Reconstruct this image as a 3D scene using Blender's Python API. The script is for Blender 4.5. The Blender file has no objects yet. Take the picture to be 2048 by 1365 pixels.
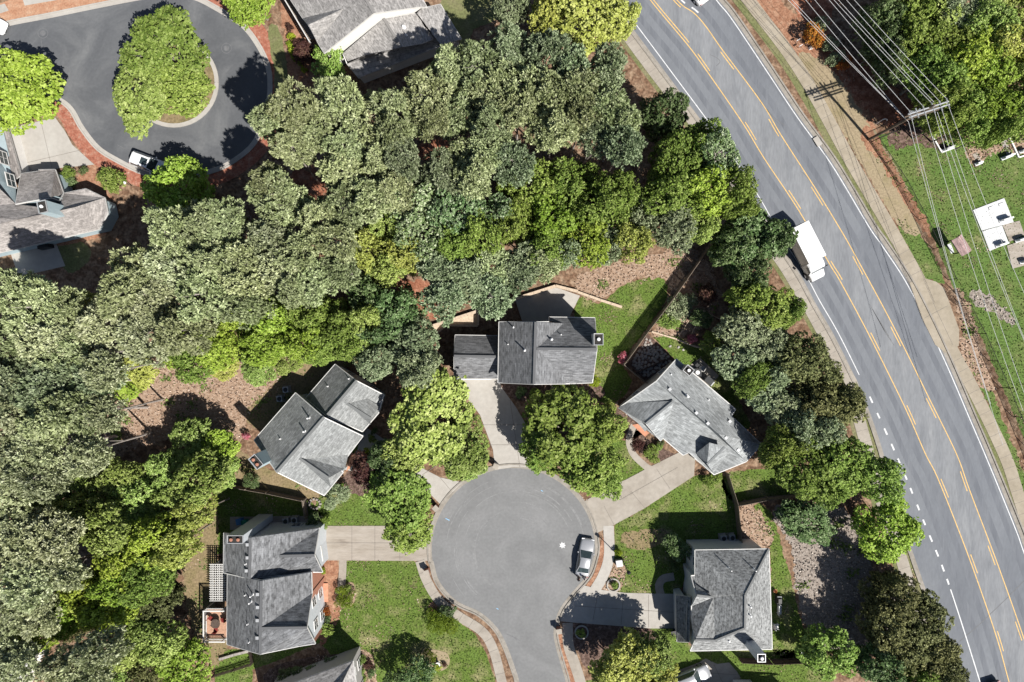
import bpy, bmesh, math, random
import numpy as np
from mathutils import Vector, Matrix
from mathutils.geometry import tessellate_polygon
random.seed(7)
R = math.radians
S, H, CX, CY = 0.0625, 85.33, 1024.0, 682.5      # metres per pixel on the ground, flying height
sc = bpy.context.scene
col = sc.collection

# ------------------------------------------------------------------ camera, sky, sun, exposure
cam = bpy.data.cameras.new("camera"); cam.sensor_width = 36; cam.lens = 24.0
cam.clip_start = 1; cam.clip_end = 5000
camo = bpy.data.objects.new("camera", cam); col.objects.link(camo)
camo.location = (0, 0, H); camo.rotation_euler = (0, 0, 0)
sc.camera = camo
SUN_EL, SUN_AZ = 50.5, 134.4
w = bpy.data.worlds.new("World"); sc.world = w; w.use_nodes = True
nt = w.node_tree; nt.nodes.clear()
sky = nt.nodes.new("ShaderNodeTexSky"); sky.sky_type = 'NISHITA'; sky.sun_disc = False
sky.sun_elevation = R(SUN_EL); sky.sun_rotation = R(SUN_AZ)
bg = nt.nodes.new("ShaderNodeBackground"); bg.inputs[1].default_value = 0.05
wo = nt.nodes.new("ShaderNodeOutputWorld")
nt.links.new(sky.outputs[0], bg.inputs[0]); nt.links.new(bg.outputs[0], wo.inputs[0])
sl = bpy.data.lights.new("sun", 'SUN'); sl.energy = 5.0; sl.angle = R(0.5); sl.color = (1.0, 0.955, 0.89)
so = bpy.data.objects.new("sun", sl); col.objects.link(so)
az, el = R(SUN_AZ), R(SUN_EL)
sdir = Vector((math.sin(az)*math.cos(el), math.cos(az)*math.cos(el), math.sin(el)))
so.rotation_euler = (-sdir).to_track_quat('-Z', 'Y').to_euler(); so.location = sdir*200
sc.view_settings.view_transform = 'Standard'; sc.view_settings.look = 'None'
sc.view_settings.exposure = 0.55; sc.view_settings.gamma = 1.0
try:
    sc.cycles.max_bounces = 6; sc.cycles.diffuse_bounces = 1; sc.cycles.transmission_bounces = 3
    sc.cycles.use_adaptive_sampling = True
except Exception: pass

# ------------------------------------------------------------------ helpers
def P(px, py, h=0.0):
    k = (H-h)/H*S
    return Vector(((px-CX)*k, -(py-CY)*k, h))

def tag(o, label=None, cat=None, group=None, kind=None):
    if label: o['label'] = label
    if cat: o['category'] = cat
    if group: o['group'] = group
    if kind: o['kind'] = kind
    return o
def empty(name, loc, rz=0, label=None, cat=None, group=None):
    o = bpy.data.objects.new(name, None); col.objects.link(o)
    o.location = loc; o.rotation_euler = (0, 0, rz); o.empty_display_size = .5
    return tag(o, label, cat, group)
def link(name, me, mat=None, parent=None):
    o = bpy.data.objects.new(name, me); col.objects.link(o)
    if mat is not None and not me.materials: me.materials.append(mat)
    if parent is not None: o.parent = parent
    return o
def copy_tree(o, parent=None):
    c = o.copy(); col.objects.link(c)
    if parent is not None: c.parent = parent
    for ch in list(o.children): copy_tree(ch, c)
    return c

class MB:
    def __init__(s, off=None): s.v = []; s.f = []; s.off = Vector(off) if off is not None else Vector((0,0,0))
    def add(s, vs, fs):
        b = len(s.v); s.v += [tuple(Vector(v)-s.off) for v in vs]; s.f += [tuple(i+b for i in f) for f in fs]; return s
    def poly(s, vs):
        vs = [Vector(v) for v in vs]
        n = Vector((0,0,0))
        for i in range(len(vs)): n += vs[i].cross(vs[(i+1)%len(vs)])
        if n.z < 0: vs = vs[::-1]
        if len(vs) <= 3: return s.add(vs, [tuple(range(len(vs)))])
        return s.add(vs, [tuple(t) for t in tessellate_polygon([vs])])
    def box(s, c, sz, rz=0, rx=0, ry=0, top=1.0):
        m = Matrix.Rotation(rz,4,'Z') @ Matrix.Rotation(ry,4,'Y') @ Matrix.Rotation(rx,4,'X')
        vs = []
        for z in (-.5,.5):
            k = top if z > 0 else 1
            for x,y in ((-.5,-.5),(.5,-.5),(.5,.5),(-.5,.5)):
                vs.append(Vector(c)+(m @ Vector((x*sz[0]*k,y*sz[1]*k,z*sz[2]))))
        return s.add(vs, [(3,2,1,0),(4,5,6,7),(0,1,5,4),(1,2,6,5),(2,3,7,6),(3,0,4,7)])
    def tube(s, p, q, r0, r1=None, n=8, caps=True):
        p, q = Vector(p), Vector(q); r1 = r0 if r1 is None else r1
        d = q-p
        if d.length < 1e-6: return s
        d.normalize(); a = d.orthogonal().normalized(); b = d.cross(a)
        vs = [p+(a*math.cos(t)+b*math.sin(t))*r0 for t in [2*math.pi*i/n for i in range(n)]]
        vs += [q+(a*math.cos(t)+b*math.sin(t))*r1 for t in [2*math.pi*i/n for i in range(n)]]
        fs = [(i,(i+1)%n,n+(i+1)%n,n+i) for i in range(n)]
        if caps: fs += [tuple(range(n))[::-1], tuple(range(n,2*n))]
        return s.add(vs, fs)
    def path(s, pts, r, n=6):
        for a, b in zip(pts[:-1], pts[1:]): s.tube(a, b, r, r, n)
        return s
    def beam(s, p, q, wd, ht):           # rectangular bar, top flush with p..q
        p, q = Vector(p), Vector(q); d = q-p
        sd = Vector((-d.y, d.x, 0))
        if sd.length < 1e-6: sd = Vector((1,0,0))
        sd = sd.normalized()*wd/2; u = Vector((0,0,-ht))
        vs = [p-sd+u, q-sd+u, q+sd+u, p+sd+u, p-sd, q-sd, q+sd, p+sd]
        return s.add(vs, [(3,2,1,0),(4,5,6,7),(0,1,5,4),(1,2,6,5),(2,3,7,6),(3,0,4,7)])
    def lathe(s, c, prof, n=20):         # prof: (r, z)
        c = Vector(c); vs = []; fs = []
        for r, z in prof:
            for i in range(n):
                t = 2*math.pi*i/n; vs.append(c+Vector((r*math.cos(t), r*math.sin(t), z)))
        for k in range(len(prof)-1):
            for i in range(n):
                j = (i+1)%n; fs.append((k*n+i, k*n+j, (k+1)*n+j, (k+1)*n+i))
        fs.append(tuple(range((len(prof)-1)*n, len(prof)*n)))
        return s.add(vs, fs)
    def build(s, name, mat, parent=None, smooth=False):
        me = bpy.data.meshes.new(name); me.from_pydata(s.v, [], s.f); me.update()
        if smooth: me.polygons.foreach_set("use_smooth", [True]*len(me.polygons))
        return link(name, me, mat, parent)

def catmull(pts, n=6, closed=False):
    pts = [Vector((p[0], p[1])) for p in pts]; L = len(pts); out = []
    rng = range(L) if closed else range(L-1)
    for i in rng:
        p1, p2 = pts[i], pts[(i+1)%L]
        p0 = pts[i-1] if (closed or i > 0) else p1*2-p2
        p3 = pts[(i+2)%L] if (closed or i+2 < L) else p2*2-p1
        for k in range(n):
            t = k/n
            out.append(0.5*((2*p1)+(p2-p0)*t+(2*p0-5*p1+4*p2-p3)*t*t+(3*p1-p0-3*p2+p3)*t**3))
    if not closed: out.append(pts[-1])
    return out
def offset(line, d):                     # d>0: to the left of travel in pixel space (y down)
    out = []
    for i, p in enumerate(line):
        a = line[max(i-1,0)]; b = line[min(i+1,len(line)-1)]
        t = (b-a).normalized(); out.append(p+Vector((t.y, -t.x))*d)
    return out
def resample(line, step):
    out = [line[0]]; acc = 0
    for a, b in zip(line[:-1], line[1:]):
        L = (b-a).length; t = step-acc
        while t <= L:
            out.append(a+(b-a)*(t/L)); t += step
        acc = (acc+L) % step if L else acc
        acc = L-(t-step)
    return out
def jag(line, amp, rnd):
    return [p+Vector((rnd.gauss(0,amp), rnd.gauss(0,amp))) for p in line]

# ------------------------------------------------------------------ materials
MATS = {}
def rgb(h, f=1.0): return (h[0]*f, h[1]*f, h[2]*f, 1)
def newmat(name):
    m = bpy.data.materials.new(name); m.use_nodes = True
    n = m.node_tree.nodes; b = n["Principled BSDF"]; MATS[name] = m
    return m, n, m.node_tree.links, b
def flat(name, c, rough=.6, metal=0, spec=.3, var=.12, vscale=3.0):
    m, n, l, b = newmat(name)
    b.inputs['Roughness'].default_value = rough; b.inputs['Metallic'].default_value = metal
    b.inputs['Specular IOR Level'].default_value = spec
    g = n.new("ShaderNodeTexCoord"); no = n.new("ShaderNodeTexNoise"); no.inputs['Scale'].default_value = vscale; no.inputs['Detail'].default_value = 5
    l.new(g.outputs['Object'], no.inputs['Vector'])
    cr = n.new("ShaderNodeValToRGB"); cr.color_ramp.elements[0].position = .3; cr.color_ramp.elements[1].position = .7
    cr.color_ramp.elements[0].color = rgb(c, 1-var); cr.color_ramp.elements[1].color = rgb(c, 1+var)
    l.new(no.outputs[0], cr.inputs[0]); l.new(cr.outputs[0], b.inputs['Base Color'])
    return m
def ground(name, stops, scale, scale2, amt2=.35, rough=.95, stretch=(1,1,1), rot=0, detail=8, bump=.0, dist=0.0, spec=.1):
    m, n, l, b = newmat(name)
    b.inputs['Roughness'].default_value = rough; b.inputs['Specular IOR Level'].default_value = spec
    g = n.new("ShaderNodeNewGeometry"); mp = n.new("ShaderNodeMapping")
    mp.inputs['Scale'].default_value = stretch; mp.inputs['Rotation'].default_value = (0,0,rot)
    l.new(g.outputs['Position'], mp.inputs[0])
    a = n.new("ShaderNodeTexNoise"); a.inputs['Scale'].default_value = scale; a.inputs['Detail'].default_value = detail; a.inputs['Roughness'].default_value = .62
    a.inputs['Distortion'].default_value = dist
    l.new(mp.outputs[0], a.inputs['Vector'])
    cr = n.new("ShaderNodeValToRGB"); e = cr.color_ramp.elements
    while len(e) < len(stops): e.new(.5)
    for i, (p, c) in enumerate(stops): e[i].position = p; e[i].color = rgb(c)
    l.new(a.outputs[0], cr.inputs[0])
    a2 = n.new("ShaderNodeTexNoise"); a2.inputs['Scale'].default_value = scale2; a2.inputs['Detail'].default_value = 4
    l.new(mp.outputs[0], a2.inputs['Vector'])
    mr = n.new("ShaderNodeMapRange"); mr.inputs[1].default_value = .3; mr.inputs[2].default_value = .7
    mr.inputs[3].default_value = 1-amt2; mr.inputs[4].default_value = 1+amt2
    l.new(a2.outputs[0], mr.inputs[0])
    vm = n.new("ShaderNodeVectorMath"); vm.operation = 'SCALE'
    l.new(cr.outputs[0], vm.inputs[0]); l.new(mr.outputs[0], vm.inputs['Scale'])
    l.new(vm.outputs[0], b.inputs['Base Color'])
    if bump:
        bp = n.new("ShaderNodeBump"); bp.inputs['Strength'].default_value = bump; bp.inputs['Distance'].default_value = .1
        l.new(a2.outputs[0], bp.inputs['Height']); l.new(bp.outputs[0], b.inputs['Normal'])
    return m
def shingle(name, c, var=.35, su=1.1, sv=4.5):
    m, n, l, b = newmat(name)
    b.inputs['Roughness'].default_value = .85; b.inputs['Specular IOR Level'].default_value = .25
    uv = n.new("ShaderNodeUVMap"); uv.uv_map = "UVMap"
    mp = n.new("ShaderNodeMapping"); mp.inputs['Scale'].default_value = (su, sv, 1); l.new(uv.outputs[0], mp.inputs[0])
    no = n.new("ShaderNodeTexNoise"); no.inputs['Scale'].default_value = 1.0; no.inputs['Detail'].default_value = 5; no.inputs['Roughness'].default_value = .7
    l.new(mp.outputs[0], no.inputs['Vector'])
    cr = n.new("ShaderNodeValToRGB"); e = cr.color_ramp.elements; e.new(.5)
    e[0].position = .38; e[0].color = rgb(c, 1-var*1.5); e[1].position = .50; e[1].color = rgb(c); e[2].position = .63; e[2].color = rgb(c, 1+var*.8)
    l.new(no.outputs[0], cr.inputs[0])
    br = n.new("ShaderNodeTexBrick"); br.inputs['Scale'].default_value = 1; br.inputs['Brick Width'].default_value = .5; br.inputs['Row Height'].default_value = .26
    br.inputs['Mortar Size'].default_value = .018; br.inputs['Mortar Smooth'].default_value = .5
    br.inputs['Color1'].default_value = (1.25,1.25,1.25,1); br.inputs['Color2'].default_value = (.72,.72,.72,1); br.inputs['Mortar'].default_value = (.6,.6,.6,1)
    l.new(uv.outputs[0], br.inputs['Vector'])
    mx = n.new("ShaderNodeMix"); mx.data_type = 'RGBA'; mx.blend_type = 'MULTIPLY'; mx.inputs[0].default_value = .8
    l.new(cr.outputs[0], mx.inputs[6]); l.new(br.outputs['Color'], mx.inputs[7])
    # broad weathering
    n2 = n.new("ShaderNodeTexNoise"); n2.inputs['Scale'].default_value = .22; n2.inputs['Detail'].default_value = 3; l.new(uv.outputs[0], n2.inputs['Vector'])
    mr = n.new("ShaderNodeMapRange"); mr.inputs[1].default_value = .3; mr.inputs[2].default_value = .7; mr.inputs[3].default_value = .8; mr.inputs[4].default_value = 1.15
    l.new(n2.outputs[0], mr.inputs[0])
    vm = n.new("ShaderNodeVectorMath"); vm.operation = 'SCALE'; l.new(mx.outputs[2], vm.inputs[0]); l.new(mr.outputs[0], vm.inputs['Scale'])
    l.new(vm.outputs[0], b.inputs['Base Color'])
    return m
def leafmat(name, dark, mid, light, trans=.25, rough=.5):
    m, n, l, b = newmat(name)
    n.remove(b)
    at = n.new("ShaderNodeAttribute"); at.attribute_name = "v"
    cr = n.new("ShaderNodeValToRGB"); e = cr.color_ramp.elements; e.new(.5)
    e[0].position = .1; e[0].color = rgb(dark); e[1].position = .5; e[1].color = rgb(mid); e[2].position = .92; e[2].color = rgb(light)
    l.new(at.outputs['Fac'], cr.inputs[0])
    oi = n.new("ShaderNodeObjectInfo")
    hs = n.new("ShaderNodeHueSaturation")
    m1 = n.new("ShaderNodeMapRange"); m1.inputs[3].default_value = .485; m1.inputs[4].default_value = .515; l.new(oi.outputs['Random'], m1.inputs[0])
    ml = n.new("ShaderNodeMath"); ml.operation = 'MULTIPLY'; ml.inputs[1].default_value = 7.13; l.new(oi.outputs['Random'], ml.inputs[0])
    fr = n.new("ShaderNodeMath"); fr.operation = 'FRACT'; l.new(ml.outputs[0], fr.inputs[0])
    m2 = n.new("ShaderNodeMapRange"); m2.inputs[3].default_value = .78; m2.inputs[4].default_value = 1.22; l.new(fr.outputs[0], m2.inputs[0])
    l.new(m1.outputs[0], hs.inputs['Hue']); l.new(m2.outputs[0], hs.inputs['Value']); l.new(cr.outputs[0], hs.inputs['Color'])
    d = n.new("ShaderNodeBsdfPrincipled"); d.inputs['Roughness'].default_value = rough; d.inputs['Specular IOR Level'].default_value = .10
    t = n.new("ShaderNodeBsdfTranslucent"); mx = n.new("ShaderNodeMixShader"); mx.inputs[0].default_value = trans
    l.new(hs.outputs[0], d.inputs['Base Color']); l.new(hs.outputs[0], t.inputs['Color'])
    l.new(d.outputs[0], mx.inputs[1]); l.new(t.outputs[0], mx.inputs[2])
    l.new(mx.outputs[0], n["Material Output"].inputs[0])
    return m

M = {}
M['litter'] = ground('pine_straw_litter', [(.25,(0.061,0.032,0.020)),(.45,(0.166,0.101,0.065)),(.6,(0.259,0.180,0.122)),(.8,(0.338,0.259,0.194))], .9, 3.2, .45, dist=.6, bump=.5)
M['redsoil'] = ground('red_clay_soil', [(.3,(.13,.045,.025)),(.5,(.27,.115,.07)),(.7,(.40,.22,.15))], 1.2, 4, .35)
M['straw'] = ground('dry_straw', [(.3,(0.203,0.133,0.090)),(.5,(0.312,0.218,0.156)),(.7,(0.413,0.328,0.257))], 2.2, 6, .35, stretch=(1,1.6,1), rot=.5)
M['greystraw'] = ground('grey_straw', [(.3,(0.158,0.130,0.108)),(.5,(0.259,0.223,0.194)),(.72,(0.360,0.324,0.288))], 2.2, 6, .4, stretch=(1,1.8,1), rot=-.4)
M['grass'] = ground('lawn_grass', [(.28,(.27,.24,.13)),(.40,(.165,.175,.07)),(.49,(.092,.135,.028)),(.62,(.10,.155,.032)),(.8,(.18,.20,.08))], .30, 5.0, .50, detail=12, bump=.4)
M['grass2'] = ground('meadow_grass', [(.25,(.26,.23,.13)),(.38,(.12,.155,.05)),(.55,(.085,.14,.034)),(.75,(.105,.165,.045))], .3, 5.0, .45, detail=10, bump=.4)
M['palegrass'] = ground('pale_grass', [(.3,(0.205,0.186,0.112)),(.5,(0.155,0.161,0.074)),(.7,(0.118,0.136,0.056))], .5, 4, .3)
M['drygrass'] = ground('dry_grass', [(.3,(0.245,0.184,0.116)),(.55,(0.204,0.163,0.088)),(.72,(0.136,0.129,0.054))], .6, 4, .3)
M['tanlawn'] = ground('dormant_lawn', [(.3,(0.260,0.205,0.136)),(.5,(0.291,0.236,0.155)),(.7,(0.223,0.186,0.105))], .5, 4, .2)
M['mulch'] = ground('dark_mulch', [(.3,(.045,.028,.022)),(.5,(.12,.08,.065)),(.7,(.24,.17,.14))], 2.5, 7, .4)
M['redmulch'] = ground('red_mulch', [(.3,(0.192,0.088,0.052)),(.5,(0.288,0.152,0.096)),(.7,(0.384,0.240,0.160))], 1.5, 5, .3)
M['redstrip'] = ground('red_pine_straw', [(.3,(0.225,0.075,0.049)),(.5,(0.315,0.128,0.086)),(.62,(0.360,0.188,0.135)),(.78,(0.465,0.360,0.300))], 1.6, 5, .25)
M['salmon'] = ground('salmon_straw', [(.3,(0.313,0.150,0.088)),(.5,(0.394,0.224,0.143)),(.75,(0.449,0.313,0.218))], 1.2, 5, .2)
M['asphalt'] = ground('road_asphalt', [(.25,(.132,.142,.160)),(.45,(.158,.169,.188)),(.6,(.182,.194,.213)),(.8,(.225,.238,.258))], .09, 2.5, .06, rough=.9, detail=7, stretch=(1.6,.55,1), rot=R(-28))
M['asphalt_turn'] = ground('turn_lane_asphalt', [(.25,(.15,.158,.172)),(.45,(.195,.204,.218)),(.6,(.222,.231,.244)),(.8,(.27,.28,.29))], .35, 2.5, .10, rough=.9, detail=8, stretch=(1.8,.4,1), rot=R(-28), dist=.6)
M['wheelpath'] = ground('wheel_path_asphalt', [(.25,(.118,.127,.145)),(.5,(.145,.155,.174)),(.8,(.185,.196,.214))], .5, 2.5, .08, rough=.85, detail=8, stretch=(1.8,.25,1), rot=R(-28))
M['scuff'] = ground('tyre_scuff', [(.3,(.165,.168,.17)),(.5,(.205,.208,.21)),(.7,(.245,.247,.25))], 1.2, 4, .1, rough=.9)
M['asphalt2'] = ground('court_asphalt', [(.25,(.155,.157,.16)),(.5,(.185,.188,.19)),(.75,(.225,.227,.23))], .14, 3.0, .07, rough=.9, detail=8, dist=1.2)
M['asphalt3'] = ground('dark_asphalt', [(.25,(.078,.083,.091)),(.5,(.108,.113,.121)),(.75,(.165,.17,.175))], .16, 3.0, .06, rough=.9, detail=8, dist=1.0)
M['concrete'] = ground('concrete', [(.3,(.27,.24,.205)),(.5,(.325,.295,.255)),(.75,(.37,.34,.30))], .35, 2.0, .08, rough=.85)
M['concrete_w'] = ground('pale_concrete', [(.3,(.34,.32,.29)),(.5,(.385,.365,.335)),(.75,(.42,.405,.375))], .3, 2.0, .06, rough=.85)
M['concrete_t'] = ground('tan_concrete', [(.3,(.27,.235,.18)),(.5,(.32,.28,.22)),(.75,(.36,.32,.26))], .35, 2.0, .08, rough=.85)
M['concrete_s'] = ground('stained_concrete', [(.28,(.20,.17,.14)),(.42,(.30,.265,.225)),(.6,(.34,.305,.265)),(.8,(.37,.34,.305))], .5, 2.4, .08, rough=.85, stretch=(.5,2.2,1))
M['kerb'] = ground('kerb_concrete', [(.3,(.21,.19,.165)),(.5,(.27,.25,.22)),(.75,(.32,.295,.27))], .8, 3.0, .12, rough=.85)
M['joint'] = flat('joint_line', (.20,.18,.16), .9)
M['white_paint'] = flat('white_road_paint', (.58,.59,.60), .7, var=.15)
M['yellow_paint'] = flat('yellow_road_paint', (.60,.40,.15), .7, var=.15)
M['crack'] = flat('crack_sealer', (.06,.06,.065), .8)
M['tyremark'] = flat('tyre_mark', (.14,.143,.15), .8)
M['blue_paint'] = flat('blue_utility_paint', (.25,.45,.65), .8)
M['trim'] = flat('white_trim', (.60,.595,.58), .5, var=.04)
M['siding_w'] = flat('white_siding', (.78,.76,.73), .6, var=.04)
M['siding_g'] = flat('pale_grey_siding', (.52,.55,.58), .6, var=.05)
M['siding_b'] = flat('pale_blue_siding', (.40,.50,.54), .6, var=.05)
M['siding_t'] = flat('taupe_siding', (.36,.35,.34), .6, var=.05)
M['brick'] = flat('red_brick', (.34,.16,.11), .85, var=.25, vscale=9)
M['brickbeige'] = flat('brown_brick', (.27,.20,.17), .85, var=.2, vscale=9)
M['terracotta'] = flat('terracotta_paving', (.52,.24,.15), .8, var=.15)
M['glass'] = flat('window_glass', (.035,.05,.055), .08, spec=.6, var=.2)
M['door'] = flat('dark_red_door', (.20,.035,.03), .4)
M['garage'] = flat('white_garage_door', (.72,.71,.68), .5, var=.04)
M['flue'] = flat('chimney_soot', (.03,.028,.026), .9)
M['pvc'] = flat('white_vent_pipe', (.8,.8,.8), .4)
M['metalw'] = flat('pale_metal', (.42,.43,.44), .4, metal=.2)
M['metald'] = flat('dark_metal', (.04,.042,.045), .45, metal=.5)
M['wire'] = flat('aluminium_conductor', (.62,.62,.62), .4)
M['galv'] = flat('galvanised_metal', (.55,.56,.57), .4, metal=.5)
M['polewood'] = flat('treated_pole_wood', (.13,.10,.075), .9, var=.25)
M['fencewood'] = flat('weathered_fence_wood', (.20,.165,.135), .9, var=.3, vscale=5)
M['fencedark'] = flat('dark_fence_wood', (.085,.062,.05), .9, var=.3, vscale=5)
M['deckwood'] = flat('brown_deck_boards', (.42,.25,.17), .8, var=.2, vscale=4)
M['chain'] = flat('black_chain_link', (.03,.027,.025), .6)
M['timber'] = flat('landscape_timber', (.50,.40,.30), .9, var=.2, vscale=4)
M['stone'] = flat('field_stone', (.30,.275,.25), .9, var=.3, vscale=4)
M['granite'] = flat('grey_granite', (.55,.56,.57), .5, var=.08, vscale=8)
M['marble'] = flat('white_marble', (.78,.78,.77), .45, var=.05)
M['bark'] = flat('brown_bark', (.24,.21,.18), .9, var=.3, vscale=4)
M['barkp'] = flat('grey_pine_bark', (.36,.32,.29), .9, var=.3, vscale=4)
M['tyre'] = flat('black_tyre', (.02,.02,.02), .8)
M['rim'] = flat('alloy_rim', (.6,.6,.62), .3, metal=.8)
M['silver'] = flat('silver_car_paint', (.40,.41,.43), .25, metal=.35, spec=.6, var=.02)
M['carwhite'] = flat('white_car_paint', (.76,.77,.78), .25, spec=.6, var=.02)
M['cargrey'] = flat('grey_car_paint', (.30,.31,.32), .25, metal=.35, spec=.6, var=.02)
M['carblue'] = flat('dark_blue_car_paint', (.02,.03,.055), .25, spec=.6, var=.02)
M['plast'] = flat('black_plastic', (.02,.02,.022), .5)
M['lamp'] = flat('headlamp_glass', (.75,.76,.78), .15, spec=.6, var=.02)
M['redlamp'] = flat('red_lamp_glass', (.35,.02,.02), .2, spec=.6, var=.02)
M['carton'] = flat('white_truck_box', (.80,.80,.79), .45, var=.03)
M['truckside'] = flat('grey_truck_side', (.55,.54,.52), .5, var=.06)
M['skin'] = flat('skin', (.42,.26,.19), .6)
M['cloth_d'] = flat('dark_clothing', (.03,.03,.04), .9)
M['cloth_l'] = flat('light_shirt', (.45,.45,.47), .9)
M['pink'] = flat('pink_blossom', (.65,.25,.33), .7)
M['bluebin'] = flat('blue_bin_plastic', (.05,.16,.36), .5)
M['greenbin'] = flat('green_bin_plastic', (.03,.25,.17), .5)
M['coverblack'] = flat('black_vinyl_cover', (.03,.033,.036), .4)
M['roofpink'] = shingle('pinkish_shingle', (.40,.28,.27), .25)
M['roofC'] = shingle('charcoal_shingle', (.172,.176,.184), .30)
M['roofE'] = shingle('grey_green_shingle', (.245,.255,.255), .20, 2.5, 5)
M['roofD'] = shingle('blue_grey_shingle', (.28,.295,.30), .20)
M['roofF'] = shingle('dark_grey_shingle', (.165,.17,.178), .34, 1.2, 3)
M['roofG'] = shingle('mottled_grey_shingle', (.255,.262,.262), .40, 2.6, 4.2)
M['roofB'] = shingle('weathered_grey_shingle', (.31,.30,.292), .26, 2.5, 5)
M['roofA'] = shingle('tan_grey_shingle', (.31,.288,.275), .2, 2.5, 5)
M['roofP'] = shingle('pale_shingle', (.55,.54,.53), .2, 2.5, 5)
M['L_pine'] = leafmat('pine_needles', (0.2, 0.24, 0.1), (0.39, 0.45, 0.225), (0.54, 0.59, 0.35), 0.1)
M['L_pineb'] = leafmat('blue_green_pine_needles', (0.15, 0.2, 0.1), (0.31, 0.385, 0.215), (0.44, 0.5, 0.33), 0.1)
M['L_pale'] = leafmat('pale_pine_needles', (0.24, 0.27, 0.13), (0.455, 0.495, 0.275), (0.6, 0.63, 0.42), 0.12)
M['L_green'] = leafmat('fresh_green_leaves', (0.085, 0.14, 0.025), (0.2, 0.29, 0.055), (0.34, 0.43, 0.13), 0.12)
M['L_bright'] = leafmat('bright_green_leaves', (0.12, 0.19, 0.02), (0.28, 0.385, 0.05), (0.43, 0.53, 0.13), 0.14)
M['L_yellow'] = leafmat('yellow_green_leaves', (0.19, 0.22, 0.035), (0.385, 0.44, 0.1), (0.54, 0.58, 0.2), 0.14)
M['L_olive'] = leafmat('olive_green_leaves', (0.12, 0.175, 0.035), (0.265, 0.36, 0.085), (0.42, 0.5, 0.18), 0.12)
M['L_white'] = leafmat('silvery_green_leaves', (0.09, 0.16, 0.055), (0.21, 0.3, 0.13), (0.52, 0.58, 0.4), 0.1)
M['L_dark'] = leafmat('dark_evergreen_leaves', (0.035, 0.065, 0.02), (0.095, 0.15, 0.05), (0.25, 0.31, 0.16), 0.06)
M['L_dkolive'] = leafmat('dark_olive_leaves', (0.05, 0.058, 0.02), (0.135, 0.145, 0.055), (0.28, 0.29, 0.13), 0.06)
M['L_grey'] = leafmat('grey_green_leaves', (0.09, 0.12, 0.055), (0.215, 0.265, 0.14), (0.4, 0.45, 0.28), 0.08)
M['L_plum'] = leafmat('plum_purple_leaves', (.03,.012,.012), (.08,.035,.032), (.15,.09,.06), .15)
M['L_orange'] = leafmat('orange_red_leaves', (.20,.05,.012), (.38,.13,.025), (.48,.27,.05), .2)
M['L_box'] = leafmat('clipped_box_leaves', (0.072, 0.120, 0.010), (0.156, 0.228, 0.022), (0.240, 0.324, 0.042), .2)
M['L_lime'] = leafmat('lime_green_leaves', (0.165, 0.220, 0.011), (0.330, 0.407, 0.033), (0.462, 0.550, 0.077), .3)
M['L_pinkf'] = leafmat('pink_flowers', (.40,.08,.11), (.60,.16,.22), (.72,.42,.48), .2)
M['L_turf'] = leafmat('turf_blades', (.05,.075,.018), (.10,.145,.032), (.23,.25,.10), .1, .7)
M['L_strawbits'] = leafmat('straw_bits', (.10,.06,.045), (.29,.20,.14), (.52,.42,.34), .05, .9)
M['L_weeds'] = leafmat('weeds', (.05,.08,.02), (.14,.20,.05), (.25,.32,.11), .1, .7)
M['L_greybits'] = leafmat('grey_straw_bits', (.11,.09,.08), (.27,.23,.20), (.50,.45,.40), .05, .9)
# ------------------------------------------------------------------ the setting: ground, roads, pavements
HARD = []; SOFT = []
HARDN = ('driveway','cul_de_sac','path','pavement','patio','road','gutter','kerb','concrete_pad','terrace','utility_slab','traffic_island','verge_none','stone_bed','paved_pad')
def sheet(name, pts, z, mat, smooth=True, jagged=0.0, kind='structure', n=6, seed=1):
    pts = catmull(pts, n, True) if smooth else [Vector(p) for p in pts]
    if jagged:
        pts = jag(resample(pts+[pts[0]], 5.0), jagged, random.Random(seed))
    (HARD if name in HARDN else SOFT).append((name, getattr(mat,'name',''), [(p[0],p[1]) for p in pts]))
    mb = MB(); mb.poly([P(p[0], p[1]).to_2d().to_3d()+Vector((0,0,z)) for p in pts])
    return tag(mb.build(name, mat), kind=kind)
def ribbon(name, a, b, z, mat, h=0.0, kind='structure'):
    if name in HARDN: HARD.append((name, '', [tuple(p) for p in a]+[tuple(p) for p in b][::-1]))
    n = min(len(a), len(b)); mb = MB(); vs = []
    for i in range(n):
        p = P(*a[i]); q = P(*b[i]); p.z = q.z = z; vs += [p, q]
        if h: vs += [p+Vector((0,0,-h)), q+Vector((0,0,-h))]
    st = 4 if h else 2; fs = []
    for i in range(n-1):
        k = i*st
        fs.append((k, k+1, k+st+1, k+st))
        if h: fs += [(k+2, k, k+st, k+st+2), (k+1, k+3, k+st+3, k+st+1)]
    if h: fs += [(0,2,3,1), ((n-1)*st, (n-1)*st+1, (n-1)*st+3, (n-1)*st+2)]
    mb.add(vs, fs)
    o = mb.build(name, mat)
    bm = bmesh.new(); bm.from_mesh(o.data); bmesh.ops.recalc_face_normals(bm, faces=bm.faces)
    bm.faces.ensure_lookup_table()
    top = max(bm.faces, key=lambda f: f.calc_center_median().z)
    if top.normal.z < 0: bmesh.ops.reverse_faces(bm, faces=bm.faces)
    bm.to_mesh(o.data); bm.free()
    return tag(o, kind=kind)
def band(name, line, w, z, mat, h=0.0):
    return ribbon(name, offset(line, w/2), offset(line, -w/2), z, mat, h)

g = MB(); g.add([(-900,-900,0),(900,-900,0),(900,900,0),(-900,900,0)], [(0,1,2,3)])
tag(g.build('ground', M['litter']), kind='structure')

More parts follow.
